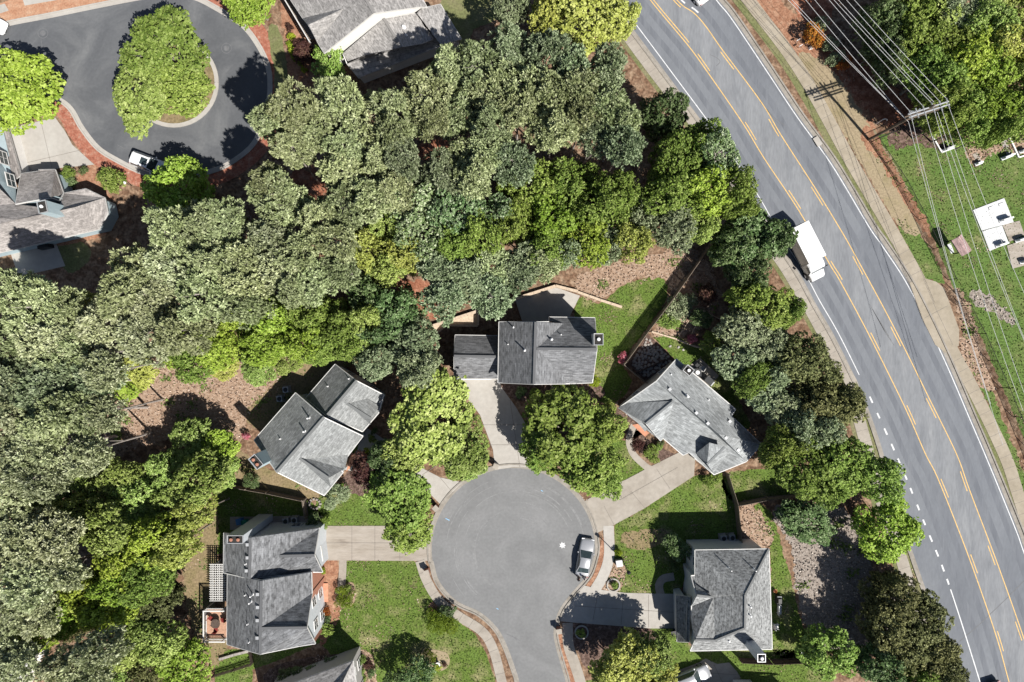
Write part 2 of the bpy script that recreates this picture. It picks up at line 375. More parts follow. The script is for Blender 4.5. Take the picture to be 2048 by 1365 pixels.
# arterial road -----------------------------------------------------
LW = catmull([(1130,-160),(1200,-45),(1273,51),(1361,169),(1432,265),(1480,335),(1526,408),(1558,467),(1609,546),(1639,602),(1676,666),(1718,750),(1742,800),(1800,928),(1850,1050),(1897,1168),(1960,1365),(2010,1530)], 8)
LE = catmull([(1122,-154),(1192,-39),(1265,57),(1353,175),(1424,271),(1472,341),(1518,414),(1550,472),(1601,551),(1631,607),(1668,671),(1709,753),(1725,790),(1744,838),(1766,905),(1791,999),(1831,1121),(1862,1208),(1885,1269),(1918,1365),(1965,1530)], 8)
RW = catmull([(1290,-200),(1362,-95),(1432,0),(1462,37),(1528,135),(1595,236),(1663,330),(1737,453),(1764,492),(1818,576),(1885,713),(1939,838),(1969,908),(2000,983),(2034,1067),(2048,1107),(2120,1310),(2180,1490)], 8)
YL = catmull([(1160,-200),(1231,-95),(1300,0),(1374,89),(1415,145),(1486,248),(1528,317),(1597,421),(1658,527),(1680,563),(1737,669),(1809,814),(1850,907),(1877,961),(1936,1111),(1990,1266),(2018,1365),(2065,1530)], 8)
YR = catmull([(1210,-200),(1290,-85),(1353,0),(1388,27),(1412,54),(1445,101),(1523,206),(1562,271),(1627,372),(1678,455),(1710,511),(1786,652),(1857,795),(1912,907),(1939,981),(1995,1129),(2048,1279),(2090,1410),(2130,1530)], 8)
REdge = offset(RW, 3.5)
def poly_between(name, a, b, z, mat):
    HARD.append((name, '', [tuple(p) for p in list(a)+list(b)[::-1]]))
    mb = MB(); mb.poly([P(*p).to_2d().to_3d()+Vector((0,0,z)) for p in list(a)+list(b)[::-1]])
    return tag(mb.build(name, mat), kind='structure')
poly_between('road', LE, REdge, .016, M['asphalt'])
band('gutter', offset(LE, -3.2), 6.5, .026, M['kerb'])
band('kerb', offset(LE, -8), 3.0, .13, M['kerb'], .13)
band('gutter', offset(RW, 7.5), 8, .026, M['kerb'])
band('kerb', offset(RW, 13), 3.2, .15, M['kerb'], .15)
SWL = catmull([(1180,-35),(1256,72),(1324,164),(1388,244),(1470,365),(1530,475),(1570,533),(1612,604),(1651,675),(1687,740),(1706,775),(1716,830),(1732,890),(1762,1000),(1802,1117),(1812,1150),(1840,1235),(1880,1330),(1910,1420)], 8)
band('verge', offset(SWL, 0), 40, .006, M['palegrass'])
band('pavement', SWL, 24, .05, M['concrete'], .05)
SWR = catmull([(1380,-160),(1450,-60),(1513,22),(1601,143),(1703,326),(1779,455),(1838,560),(1868,625),(1904,701),(1944,775),(2008,908),(2036,990),(2075,1110),(2130,1270)], 8)
band('verge', offset(SWR, -14), 24, .007, M['palegrass'])
band('pavement', SWR, 25, .05, M['concrete_t'], .05)
sheet('driveway', [(1818,566),(1846,556),(1872,564),(1888,577),(1918,660),(1917,692),(1890,706),(1870,690),(1843,636)], .055, M['concrete_t'], False)

def walk(line, marks, w, z, mat, name):
    pass
def along(line):                          # cumulative arc length helper
    d = [0]
    for a, b in zip(line[:-1], line[1:]): d.append(d[-1]+(b-a).length)
    return d
def nearest_i(line, p):
    p = Vector(p); return min(range(len(line)), key=lambda i: (line[i]-p).length)
def fine(line): return resample(line, 2.0)
def seg(line, a, b):
    i, j = sorted((nearest_i(line, a), nearest_i(line, b))); return line[i:j+1]
yl, yr, lw, rw = fine(YL), fine(YR), fine(LW), fine(RW)
ribbon('road', [yl[min(int(i*len(yl)/400), len(yl)-1)] for i in range(401)], [yr[min(int(i*len(yr)/400), len(yr)-1)] for i in range(401)], .0185, M['asphalt_turn'])
for base_, ds in ((yl,(-14,-38)),(yr,(16,44))):
    for d_ in ds: band('road', offset(base_, d_), 11, .0185, M['wheelpath'])
band('yellow_edge_line', yl, 1.9, .030, M['yellow_paint']); band('yellow_edge_line', yr, 1.9, .030, M['yellow_paint'])
ylo, yro = offset(yl, 5.2), offset(yr, -5.2)
mk = MB()
def strip(mb, line, w, z):
    a, b = offset(line, w/2), offset(line, -w/2)
    for i in range(len(line)-1):
        vs = [P(*q) for q in (b[i], b[i+1], a[i+1], a[i])]
        for v in vs: v.z = z
        mb.poly(vs)
def dashes(name, line, base, pairs, mat, w=1.9, z=.031):
    mb = MB()
    for a, b in pairs:
        i, j = sorted((nearest_i(base, a), nearest_i(base, b)))
        if j-i >= 1: strip(mb, line[i:j+1], w, z)
    return tag(mb.build(name, mat), kind='structure')
dashes('road_markings', ylo, yl, [((1250,-70),(1374,89)),((1390,112),(1415,145)),((1486,248),(1510,283)),((1573,385),(1597,421)),((1657,525),(1680,562)),((1737,668),(1755,704)),((1809,813),(1828,851)),((1876,960),(1892,998)),((1936,1110),(1950,1149)),((1989,1264),(2002,1303))], M['yellow_paint'])
dashes('road_markings', yro, yr, [((1330,-25),(1365,10)),((1445,101),(1470,137)),((1540,236),(1562,271)),((1627,372),(1648,409)),((1708,511),(1730,547)),((1786,652),(1805,690)),((1857,795),(1876,834)),((1923,942),(1939,981)),((1981,1090),(1995,1129)),((2035,1241),(2046,1280))], M['yellow_paint'])
band('white_edge_line', seg(lw, (1130,-160), (1718,750)), 1.8, .030, M['white_paint'])
band('white_edge_line', seg(lw, (1901,1178), (2010,1530)), 2.2, .030, M['white_paint'])
band('white_edge_line', rw, 1.9, .030, M['white_paint'])
dashes('road_markings', lw, lw, [((1740,794),(1746,805)),((1755,826),(1760,837)),((1769,857),(1775,869)),((1783,888),(1790,900)),((1797,917),(1804,930)),((1810,947),(1816,959)),((1823,976),(1828,986)),((1836,1008),(1842,1019)),((1848,1038),(1854,1050)),((1860,1070),(1866,1082)),((1872,1100),(1878,1112)),((1883,1131),(1889,1143)),((1893,1159),(1898,1170))], M['white_paint'], 3.4)
dashes('road_markings', offset(yr, 6.5), yr, [((1360,2),(1368,9)),((1378,22),(1388,34))], M['white_paint'], 3.0)
dk = MB()
for ln in ([(1512,185),(1530,215),(1548,238),(1560,250)],[(1520,205),(1545,232),(1570,252)],[(1605,345),(1620,362),(1634,374)],[(1420,110),(1433,116),(1440,124),(1432,133)]):
    strip(dk, catmull(ln, 5), 1.1, .024)
for k in range(5):
    strip(dk, catmull([(1740+k*5,610+k*9),(1752+k*5,632+k*9),(1768+k*5,655+k*9)], 4), .9, .024)
tag(dk.build('tyre_marks', M['tyremark']), kind='structure')
sk = MB(); strip(sk, [Vector(p) for p in ((2060,1150),(2010,1200),(1960,1248),(1900,1300))], 1.5, .024)
tag(sk.build('crack_seal', M['tyremark']), kind='structure')

# main court and its street ------------------------------------------
cc, rr = Vector((1027,1100)), 164
arc = [cc+Vector((math.cos(t), math.sin(t)))*rr for t in [R(a) for a in range(172, 362, 6)]]
edgeL = catmull([(1062,1600),(1050,1450),(1038,1365),(1031,1340),(1014,1293),(994,1256),(960,1225),(913,1202),(879,1164),(866,1121)], 6)
edgeR = catmull([(1190,1107),(1176,1148),(1142,1188),(1118,1222),(1108,1259),(1110,1286),(1122,1330),(1132,1365),(1150,1450),(1165,1600)], 6)
court = edgeL+arc+edgeR
HARD.append(('court','',[tuple(p) for p in court])); court_mb = MB(); court_mb.poly([P(*p).to_2d().to_3d()+Vector((0,0,.016)) for p in court])
tag(court_mb.build('cul_de_sac', M['asphalt2']), kind='structure')
ce = resample(court, 4.0)
band('gutter', offset(ce, 3.0), 7, .026, M['kerb']); band('kerb', offset(ce, 7.5), 3.0, .12, M['kerb'], .12)
ck = MB()
for ln in ([(1012,1268),(1022,1272),(1034,1280)],[(1024,1272),(1036,1279),(1042,1283)],[(1085,1040),(1092,1047)]): strip(ck, catmull(ln, 4), .8, .024)
sm = MB(); rsc = random.Random(3)
for k in range(26):
    rad = rsc.uniform(60, 150); a0 = rsc.uniform(120, 300); a1 = a0+rsc.uniform(15, 70)
    strip(sm, [cc+Vector((6+math.cos(R(t))*rad, math.sin(R(t))*rad)) for t in [a0+(a1-a0)*i/12 for i in range(13)]], rsc.uniform(.8, 2.6), .0175+k*.0002)
tag(sm.build('tyre_scuffs', M['scuff']), kind='structure')
tag(ck.build('cracks', M['tyremark']), kind='structure')
bl = MB()
for x, y in ((893,1038),(897,1040),(995,1218),(987,1249),(1084,982)):
    strip(bl, [Vector((x-2,y-1)), Vector((x+2,y+1))], 1.6, .024)
tag(bl.build('utility_paint_marks', M['blue_paint']), kind='structure')
wb = MB(); wb.poly([P(1125+math.cos(a)*(4 if i%2 else 7), 1091+math.sin(a)*(4 if i%2 else 7)).to_2d().to_3d()+Vector((0,0,.024)) for i, a in enumerate([k*math.pi/7 for k in range(14)])])
tag(wb.build('white_paint_splash', M['white_paint']), kind='structure')

def joints(name, segs, z=.064, w=.8):
    mb = MB()
    for a, b in segs: strip(mb, [Vector(a), Vector(b)], w, z)
    return tag(mb.build(name, M['joint']), kind='structure')
sheet('driveway', [(646,1052),(862,1052),(861,1122),(647,1121)], .05, M['concrete_s'], False)
sheet('driveway', [(725,850),(770,880),(832,930),(880,955),(925,965),(880,1008),(862,990),(825,950),(760,915),(720,945),(690,940),(715,900)], .051, M['concrete_w'], False)
sheet('driveway', [(908,757),(997,757),(1003,775),(1032,815),(1058,860),(1075,936),(1030,934),(990,940),(986,900),(960,830),(930,790)], .05, M['concrete_w'], False)
sheet('driveway', [(1169,1003),(1192,1067),(1228,1050),(1287,1018),(1388,952),(1390,915),(1375,905),(1358,905),(1294,937),(1253,959),(1215,975)], .05, M['concrete'], False)
sheet('driveway', [(1164,1170),(1203,1180),(1250,1186),(1352,1188),(1360,1257),(1300,1257),(1145,1245),(1117,1242),(1128,1218)], .051, M['concrete_w'], False)
sheet('driveway', [(1345,1345),(1398,1325),(1411,1317),(1434,1328),(1458,1325),(1475,1345),(1520,1430),(1500,1560),(1380,1560)], .05, M['concrete'], False)
sheet('concrete_pad', [(1030,599),(1111,575),(1160,592),(1139,634),(1135,660),(1050,660)], .05, M['concrete_w'], False)
band('path', catmull([(1268,850),(1258,880),(1266,908),(1290,932),(1300,938)], 6), 13, .047, M['concrete'])
band('path', catmull([(1322,1192),(1318,1172),(1326,1158),(1348,1153)], 6), 16, .047, M['concrete'])
band('path', catmull([(686,1120),(685,1150),(682,1178),(676,1190)], 5), 15, .047, M['concrete'])
band('path', catmull([(1108,765),(1110,785),(1100,805)], 5), 14, .047, M['concrete'])
pl_ = catmull([(856,1122),(852,1160),(878,1200),(905,1226),(964,1262),(986,1298),(1003,1345),(1012,1400),(1025,1500)], 6)
pl_ = catmull([(840,1122),(853,1160),(878,1201),(915,1231),(963,1262),(986,1298),(1003,1361),(1015,1420),(1030,1520)], 6)
band('pavement', pl_, 19, .055, M['concrete'], .05)
band('pavement', catmull([(1217,1052),(1218,1112),(1207,1150),(1190,1180)], 6), 21, .055, M['concrete_w'], .05)
band('pavement', catmull([(1135,1246),(1137,1290),(1150,1330),(1161,1365),(1180,1440),(1195,1560)], 6), 21, .055, M['concrete'], .05)
joints('concrete_joints', [((704,1053),(704,1121)),((750,1053),(750,1121)),((800,1053),(800,1121)),((647,1086),(860,1086)),
    ((845,950),(872,932)),((880,955),(905,985)),((965,850),(1058,850)),((978,890),(1068,890)),((1020,800),(1040,935)),
    ((1262,983),(1290,1017)),((1313,938),(1340,978)),((1208,1012),(1228,1050)),((1240,1000),(1355,935)),
    ((1196,1185),(1186,1240)),((1247,1188),(1242,1250)),((1297,1190),(1297,1255)),((1150,1212),(1350,1225)),
    ((1428,1330),(1445,1365)),((1405,1345),(1480,1350))])
joints('pavement_joints', [(a, b) for a, b in zip(offset(resample(pl_, 24), 9.5), offset(resample(pl_, 24), -9.5))], .059)
for ln, ww in ((SWL, 12), (SWR, 12.5)):
    rs = resample(ln, 24); joints('pavement_joints', [(a, b) for a, b in zip(offset(rs, ww), offset(rs, -ww))], .054, .6)
joints('driveway_joints', [((1848,637),(1895,612)),((1846,558),(1872,620)),((1872,620),(1905,690))], .062, .7)

# the other court with its island --------------------------------------
outer = catmull([(-260,150),(-120,92),(0,57),(100,37),(202,16),(286,0),(340,-6),(386,0),(431,22),(482,55),(513,95),(531,135),(535,170),(532,205),(520,250),(499,290),(458,322),(421,338),(370,348),(330,349),(286,340),(236,316),(199,292),(168,253),(148,218),(125,198),(90,186),(50,187),(0,200),(-120,240),(-260,290)], 6)
HARD.append(('court','',[tuple(p) for p in outer])); cm = MB(); cm.poly([P(*p).to_2d().to_3d()+Vector((0,0,.016)) for p in outer]); tag(cm.build('cul_de_sac', M['asphalt3']), kind='structure')
oe = resample(outer, 4.0)
band('red_straw_strip', offset(oe, 22), 26, .009, M['redstrip'])
band('gutter', offset(oe, 4.0), 8, .026, M['concrete_w']); band('kerb', offset(oe, 9), 3, .12, M['concrete_w'], .12)
sheet('straw_verge', [(-60,70),(60,40),(200,10),(300,-12),(280,-40),(100,-30),(-60,30)], .011, M['salmon'], False)
isl = [Vector((348+math.cos(a)*86, 166+math.sin(a)*86)) for a in [k*math.pi/24 for k in range(49)]]
sheet('traffic_island', isl[:-1], .1, M['drygrass'], False)
band('kerb', isl, 8, .13, M['concrete_w'], .13)
sheet('driveway', [(20,256),(111,236),(130,262),(145,290),(189,330),(118,337),(90,345),(50,345)], .05, M['concrete_w'], False)
sheet('driveway', [(46,0),(50,12),(120,0),(150,-30),(30,-40)], .05, M['concrete_w'], False)
sheet('driveway', [(-30,20),(10,8),(18,22),(0,28),(-30,36)], .05, M['concrete_w'], False)
sheet('patio', [(22,508),(112,485),(131,532.5),(38.6,554)], .05, M['concrete_w'], False)
joints('driveway_joints', [((82,242),(104,335)),((38,330),(165,300))], .058)
mh = MB()
for x, y in ((86,67),(453,97)):
    c = P(x, y)
    for r0, z in ((.34,.028),): mh.lathe(c+Vector((0,0,z)), [(r0,0),(r0*.9,.006),(0.01,.006)], 20)
    strip(mh, [Vector((x+math.cos(a)*10, y+math.sin(a)*10)) for a in [k*math.pi/12 for k in range(25)]], 1.0, .024)
strip(mh, [Vector((82,77)), Vector((85,98)), Vector((89,115))], .9, .024)
for ln in ([(222,15),(240,12),(262,9)],[(375,2),(400,10)],[(235,290),(250,298)],[(135,135),(143,147)],[(165,240),(185,231)]): strip(mh, catmull(ln, 4), .9, .024)
tag(mh.build('manhole_covers', M['tyremark']), kind='structure')

# lawns and beds --------------------------------------------------------
def lawn(pts, mat='grass', z=.004, j=1.2, name='lawn', smooth=True, seed=1): return sheet(name, pts, z, M[mat], smooth, j, seed=seed)
lawn([(1160,594),(1200,606),(1245,572),(1300,556),(1330,562),(1332,600),(1290,662),(1246,722),(1262,760),(1240,800),(1190,795),(1188,700),(1150,640)])
lawn([(1306,672),(1345,668),(1400,700),(1440,722),(1472,790),(1500,850),(1475,850),(1400,790),(1345,715)])
lawn([(1250,880),(1262,910),(1294,937),(1253,959),(1190,990),(1170,960),(1190,900)])
lawn([(1228,1050),(1287,1018),(1388,952),(1445,950),(1480,1040),(1480,1110),(1390,1140),(1352,1189),(1250,1186),(1206,1178),(1222,1148),(1230,1107)], smooth=False)
lawn([(1450,950),(1560,940),(1600,985),(1470,1003)])
lawn([(1510,1010),(1545,1030),(1560,1080),(1585,1170),(1600,1240),(1620,1300),(1545,1300),(1540,1100),(1500,1090)], seed=2)
lawn([(1300,1255),(1355,1257),(1385,1300),(1640,1300),(1660,1365),(1660,1600),(1460,1600),(1460,1365),(1340,1365),(1160,1600),(1160,1365),(1300,1330)], smooth=False, j=.6)
lawn([(692,1122),(829,1122),(842,1158),(869,1202),(906,1235),(950,1268),(972,1306),(992,1365),(1010,1550),(700,1550),(690,1340),(640,1285),(560,1320),(505,1340),(505,1420),(430,1420),(430,1300),(600,1295),(655,1270),(680,1180)], smooth=False, j=.6)
lawn([(640,985),(700,965),(760,985),(800,1052),(643,1052)])
lawn([(430,975),(530,985),(614,1000),(645,1050),(540,1070),(440,1110),(430,1060)])
lawn([(470,900),(560,950),(640,985),(610,1000),(470,972),(440,930)], 'drygrass', .005, 2)
lawn([(395,1000),(430,990),(436,1100),(430,1200),(455,1290),(420,1330),(372,1210),(368,1100)], 'drygrass', .005, 2)
lawn([(205,800),(260,760),(330,728),(400,712),(480,712),(560,735),(600,720),(560,790),(500,830),(480,880),(420,860),(330,880),(250,900),(190,900),(185,850)], 'straw', .0045, 3, 'dry_straw')
lawn([(580,350),(630,340),(650,385),(610,410),(575,395)], 'redsoil', .005, 3, 'red_soil')
lawn([(800,310),(860,280),(930,270),(920,300),(850,320)], 'redsoil', .005, 3, 'red_soil')
lawn([(790,570),(850,560),(900,600),(870,640),(830,610)], 'redsoil', .005, 3, 'red_soil')
lawn([(490,830),(600,720),(640,690),(720,720),(640,760),(560,860)], 'drygrass', .0055, 2)
lawn([(700,895),(716,868),(735,868),(756,892),(724,918)], 'grass', .006)
lawn([(1740,290),(1856,458),(1906,575),(1955,660),(2000,765),(2048,880),(2200,1250),(2300,900),(2300,250),(1960,290),(1850,265)], 'grass2', .004)
lawn([(1795,450),(1830,455),(1890,560),(1862,560),(1846,552)], 'grass2', .006, 2)
lawn([(1925,700),(1965,740),(2010,850),(2048,945),(2140,1170),(2120,1240),(2026,940),(1962,780)], 'grass2', .006, 2)
lawn([(1905,580),(1935,600),(1962,700),(1990,780),(1960,770),(1920,700),(1925,650)], 'straw', .008, 3, 'dry_straw')
lawn([(1520,-40),(1660,110),(1740,225),(1750,290),(1700,255),(1606,128),(1440,-90)], 'redmulch', .005, 3, 'red_mulch')
lawn([(1595,112),(1640,118),(1690,175),(1740,250),(1790,330),(1850,455),(1800,455),(1720,325),(1640,190)], 'tanlawn', .008, 2)
lawn([(1722,262),(1745,258),(1780,320),(1860,455),(1845,462),(1760,325),(1728,290)], 'redmulch', .011, 2, 'red_soil')
lawn([(1660,60),(1760,150),(1850,230),(1800,260),(1740,225),(1640,100),(1560,-60),(1700,-60)], 'redsoil', .007, 3, 'red_soil')
lawn([(1775,265),(1830,240),(1900,260),(1890,300),(1830,290),(1790,300)], 'mulch', .009, 3, 'leaf_litter')
lawn([(1940,285),(2048,250),(2120,240),(2120,310),(2000,305),(1975,312),(1950,335),(1935,320)], 'straw', .009, 2, 'grave_plot_soil')
lawn([(1935,590),(1965,582),(1990,600),(2030,645),(2020,650),(1985,625),(1950,610)], 'greystraw', .009, 3, 'gravel')
lawn([(1480,1010),(1510,1012),(1545,1070),(1530,1098),(1490,1080)], 'straw', .009, 3, 'dry_straw')
lawn([(1545,1020),(1620,1010),(1690,1020),(1740,1100),(1760,1240),(1700,1310),(1620,1270),(1592,1180),(1580,1090)], 'greystraw', .006, 3, 'dry_straw')
lawn([(1150,560),(1200,535),(1280,515),(1370,500),(1400,510),(1345,590),(1330,555),(1250,565),(1200,605),(1160,590)], 'straw', .008, 3, 'dry_straw')
lawn([(1345,600),(1400,520),(1430,560),(1440,600),(1400,660),(1330,672),(1305,665)], 'straw', .005, 3, 'dry_straw')
lawn([(880,0),(985,0),(1005,32),(950,60),(930,95),(905,50)], 'palegrass', .005, 2)
lawn([(536,60),(556,55),(570,110),(575,180),(552,190),(548,140)], 'palegrass', .012, 1)
lawn([(560,10),(590,10),(650,110),(620,190),(580,190),(572,90)], 'redmulch', .008, 2, 'red_mulch')
lawn([(115,485),(150,480),(182,500),(170,530),(135,545)], 'palegrass', .006, 1)
lawn([(118,480),(198,462),(205,474),(120,492)], 'redmulch', .01, 1, 'mulch_bed')
lawn([(174,332),(196,325),(215,385),(230,400),(190,395),(150,370)], 'redmulch', .008, 1, 'mulch_bed')
lawn([(1206,1075),(1216,1120),(1204,1152),(1178,1175),(1172,1172),(1190,1145),(1198,1110)], 'redmulch', .03, .6, 'mulch_bed')
lawn([(1112,1255),(1124,1262),(1138,1320),(1150,1365),(1140,1365),(1122,1310)], 'redmulch', .03, .6, 'mulch_bed')
lawn([(1205,1178),(1216,1160),(1230,1120),(1250,1135),(1248,1160),(1236,1184)], 'straw', .03, 1, 'mulch_bed')
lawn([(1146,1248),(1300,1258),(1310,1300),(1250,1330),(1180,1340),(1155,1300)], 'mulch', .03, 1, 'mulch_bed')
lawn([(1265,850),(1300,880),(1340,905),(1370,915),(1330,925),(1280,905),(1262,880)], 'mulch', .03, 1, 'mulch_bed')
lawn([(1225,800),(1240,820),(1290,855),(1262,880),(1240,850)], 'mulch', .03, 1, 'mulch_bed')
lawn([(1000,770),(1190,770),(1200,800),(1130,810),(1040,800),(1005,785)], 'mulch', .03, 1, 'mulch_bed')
lawn([(648,1122),(676,1122),(674,1170),(680,1230),(660,1272),(640,1290),(640,1180)], 'redmulch', .03, 1, 'mulch_bed')
lawn([(684,1175),(704,1165),(712,1185),(705,1210),(684,1218),(670,1200)], 'straw', .034, .6, 'mulch_bed')
lawn([(845,1298),(870,1300),(892,1305),(900,1325),(885,1342),(860,1335),(845,1318)], 'tanlawn', .03, .6, 'mulch_bed')
lawn([(858,1208),(876,1204),(880,1220),(860,1224)], 'redmulch', .03, .6, 'mulch_bed')
lawn([(704,1305),(735,1302),(748,1325),(752,1400),(720,1420),(706,1345)], 'straw', .03, .8, 'mulch_bed')
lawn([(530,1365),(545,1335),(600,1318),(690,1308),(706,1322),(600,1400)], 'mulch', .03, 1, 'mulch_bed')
lawn([(700,985),(690,950),(745,905),(790,920),(760,990)], 'mulch', .025, 1, 'mulch_bed')
lawn([(1240,1075),(1275,1060),(1330,1060),(1320,1090),(1270,1100)], 'drygrass', .008, 2)
sheet('stone_bed', [(1295,668),(1335,705),(1350,722),(1290,762),(1258,728)], .03, M['mulch'], False)
sheet('paved_pad', [(875,650),(957,624),(956,651),(891,650),(872,666),(867,655)], .03, M['timber'], False)
sheet('terrace', [(628,1166),(657,1166),(657,1203),(630,1203)], .2, M['terracotta'], False)
sheet('terrace', [(694,940),(703,905),(715,912),(702,935),(690,945)], .1, M['terracotta'], False)
sheet('terrace', [(1264,850),(1275,848),(1298,866),(1290,874)], .1, M['terracotta'], False)
sheet('patio', [(1368,740),(1400,716),(1438,752),(1420,770),(1395,785)], .06, M['concrete'], False)
sheet('utility_slab', [(460,1034),(645,1032),(645,1058),(460,1060)], .02, M['concrete_s'], False)

# ------------------------------------------------------------------ grass blades, straw bits and weeds lying on the ground
def inpoly(X, Y, poly):
    c = np.zeros(len(X), bool); n = len(poly); xs = np.array([p[0] for p in poly]); ys = np.array([p[1] for p in poly])
    for i in range(n):
        j = i-1; cond = (ys[i] > Y) != (ys[j] > Y)
        if not cond.any(): continue
        c ^= cond & (X < (xs[j]-xs[i])*(Y-ys[i])/((ys[j]-ys[i]) if ys[j] != ys[i] else 1e-9)+xs[i])
    return c
def blades(name, polys, dens, size, matn, seed, clump=0, spread=6, tilt=(.35,1.1), lo=(-60,-60), hi=(2110,1430)):
    rg = np.random.default_rng(seed); XS = []; YS = []
    for poly in polys:
        x0 = max(lo[0], min(p[0] for p in poly)-4); x1 = min(hi[0], max(p[0] for p in poly)+4); y0 = max(lo[1], min(p[1] for p in poly)-4); y1 = min(hi[1], max(p[1] for p in poly)+4)
        if x1 <= x0 or y1 <= y0: continue
        n = int((x1-x0)*(y1-y0)*S*S*dens)
        if clump:
            m = max(1, n//clump); cx = rg.uniform(x0,x1,m); cy = rg.uniform(y0,y1,m); k = rg.integers(0,m,n)
            X = cx[k]+rg.normal(0,spread,n); Y = cy[k]+rg.normal(0,spread*.8,n)
        else: X = rg.uniform(x0,x1,n); Y = rg.uniform(y0,y1,n)
        ok = inpoly(X+rg.normal(0,1.6,n), Y+rg.normal(0,1.6,n), poly); X, Y = X[ok], Y[ok]
        XS.append(X); YS.append(Y)
    X = np.concatenate(XS); Y = np.concatenate(YS); bad = np.zeros(len(X), bool)
    for nm, mt, hp in HARD:
        x0 = min(p[0] for p in hp); x1 = max(p[0] for p in hp); y0 = min(p[1] for p in hp); y1 = max(p[1] for p in hp)
        idx = np.where((X >= x0) & (X <= x1) & (Y >= y0) & (Y <= y1))[0]
        if len(idx): bad[idx] |= inpoly(X[idx], Y[idx], hp)
    X, Y = X[~bad], Y[~bad]; T = len(X)
    cen = np.stack([(X-CX)*S, -(Y-CY)*S, np.full(T, .035)], 1)
    th = rg.uniform(0,2*math.pi,T); tl = rg.uniform(tilt[0],tilt[1],T); L = size*rg.uniform(.6,1.4,T)
    e1 = np.stack([np.cos(th),np.sin(th),np.zeros(T)],1); e2 = np.stack([-np.sin(th)*np.cos(tl),np.cos(th)*np.cos(tl),np.sin(tl)],1)
    q = np.stack([cen-e1*L[:,None]*.5, cen+e1*L[:,None]*.5, cen+e1*L[:,None]*.25+e2*L[:,None], cen-e1*L[:,None]*.25+e2*L[:,None]],1)
    me = bpy.data.meshes.new(name); me.vertices.add(T*4); me.vertices.foreach_set("co", q.reshape(-1).astype(np.float32))
    me.loops.add(T*4); me.loops.foreach_set("vertex_index", np.arange(T*4, dtype=np.int32))
    me.polygons.add(T); me.polygons.foreach_set("loop_start", np.arange(0,T*4,4,dtype=np.int32)); me.polygons.foreach_set("loop_total", np.full(T,4,dtype=np.int32))
    at = me.attributes.new("v", 'FLOAT', 'FACE'); at.data.foreach_set("value", np.clip(rg.normal(.5,.2,T),0,1).astype(np.float32))
    me.update(); me.validate(); me.materials.append(M[matn])
    return tag(link(name, me), kind='stuff')
sel = lambda *mats: [p for n_, m_, p in SOFT if m_ in mats]
blades('grass', sel('lawn_grass','meadow_grass'), 9, .13, 'L_turf', 1)
blades('straw', sel('dry_straw'), 12, .17, 'L_strawbits', 2)
blades('straw', sel('grey_straw'), 12, .17, 'L_greybits', 3)
blades('weeds', sel('dry_straw','grey_straw'), 2.2, .22, 'L_weeds', 4, 40, 7)
blades('weeds', sel('dry_grass'), 3.0, .16, 'L_weeds', 5, 30, 9)
blades('dead_grass', sel('lawn_grass','meadow_grass'), 1.3, .10, 'L_strawbits', 6, 60, 11)
blades('fallen_leaves', [[(-40,-40),(2080,-40),(2080,1400),(-40,1400)]], .3, .13, 'L_strawbits', 7, 25, 14, (.05,.5))
# ------------------------------------------------------------------ houses
def inset_loop(pts, d):
    n = len(pts); area = sum(pts[i].x*pts[(i+1)%n].y-pts[(i+1)%n].x*pts[i].y for i in range(n))
    sgn = 1 if area > 0 else -1; out = []
    for i in range(n):
        p0, p1, p2 = pts[i-1], pts[i], pts[(i+1)%n]
        a = Vector((p1.x-p0.x, p1.y-p0.y)); b = Vector((p2.x-p1.x, p2.y-p1.y))
        if a.length < 1e-5: a = b
        if b.length < 1e-5: b = a
        a.normalize(); b.normalize()
        na, nb = Vector((-a.y, a.x))*sgn, Vector((-b.y, b.x))*sgn
        m = na+nb
        m = na if m.length < .2 else m/m.length_squared*2
        if m.length > 2: m = m.normalized()*2
        out.append(Vector((p1.x+m.x*d, p1.y+m.y*d, p1.z)))
    return out, sgn

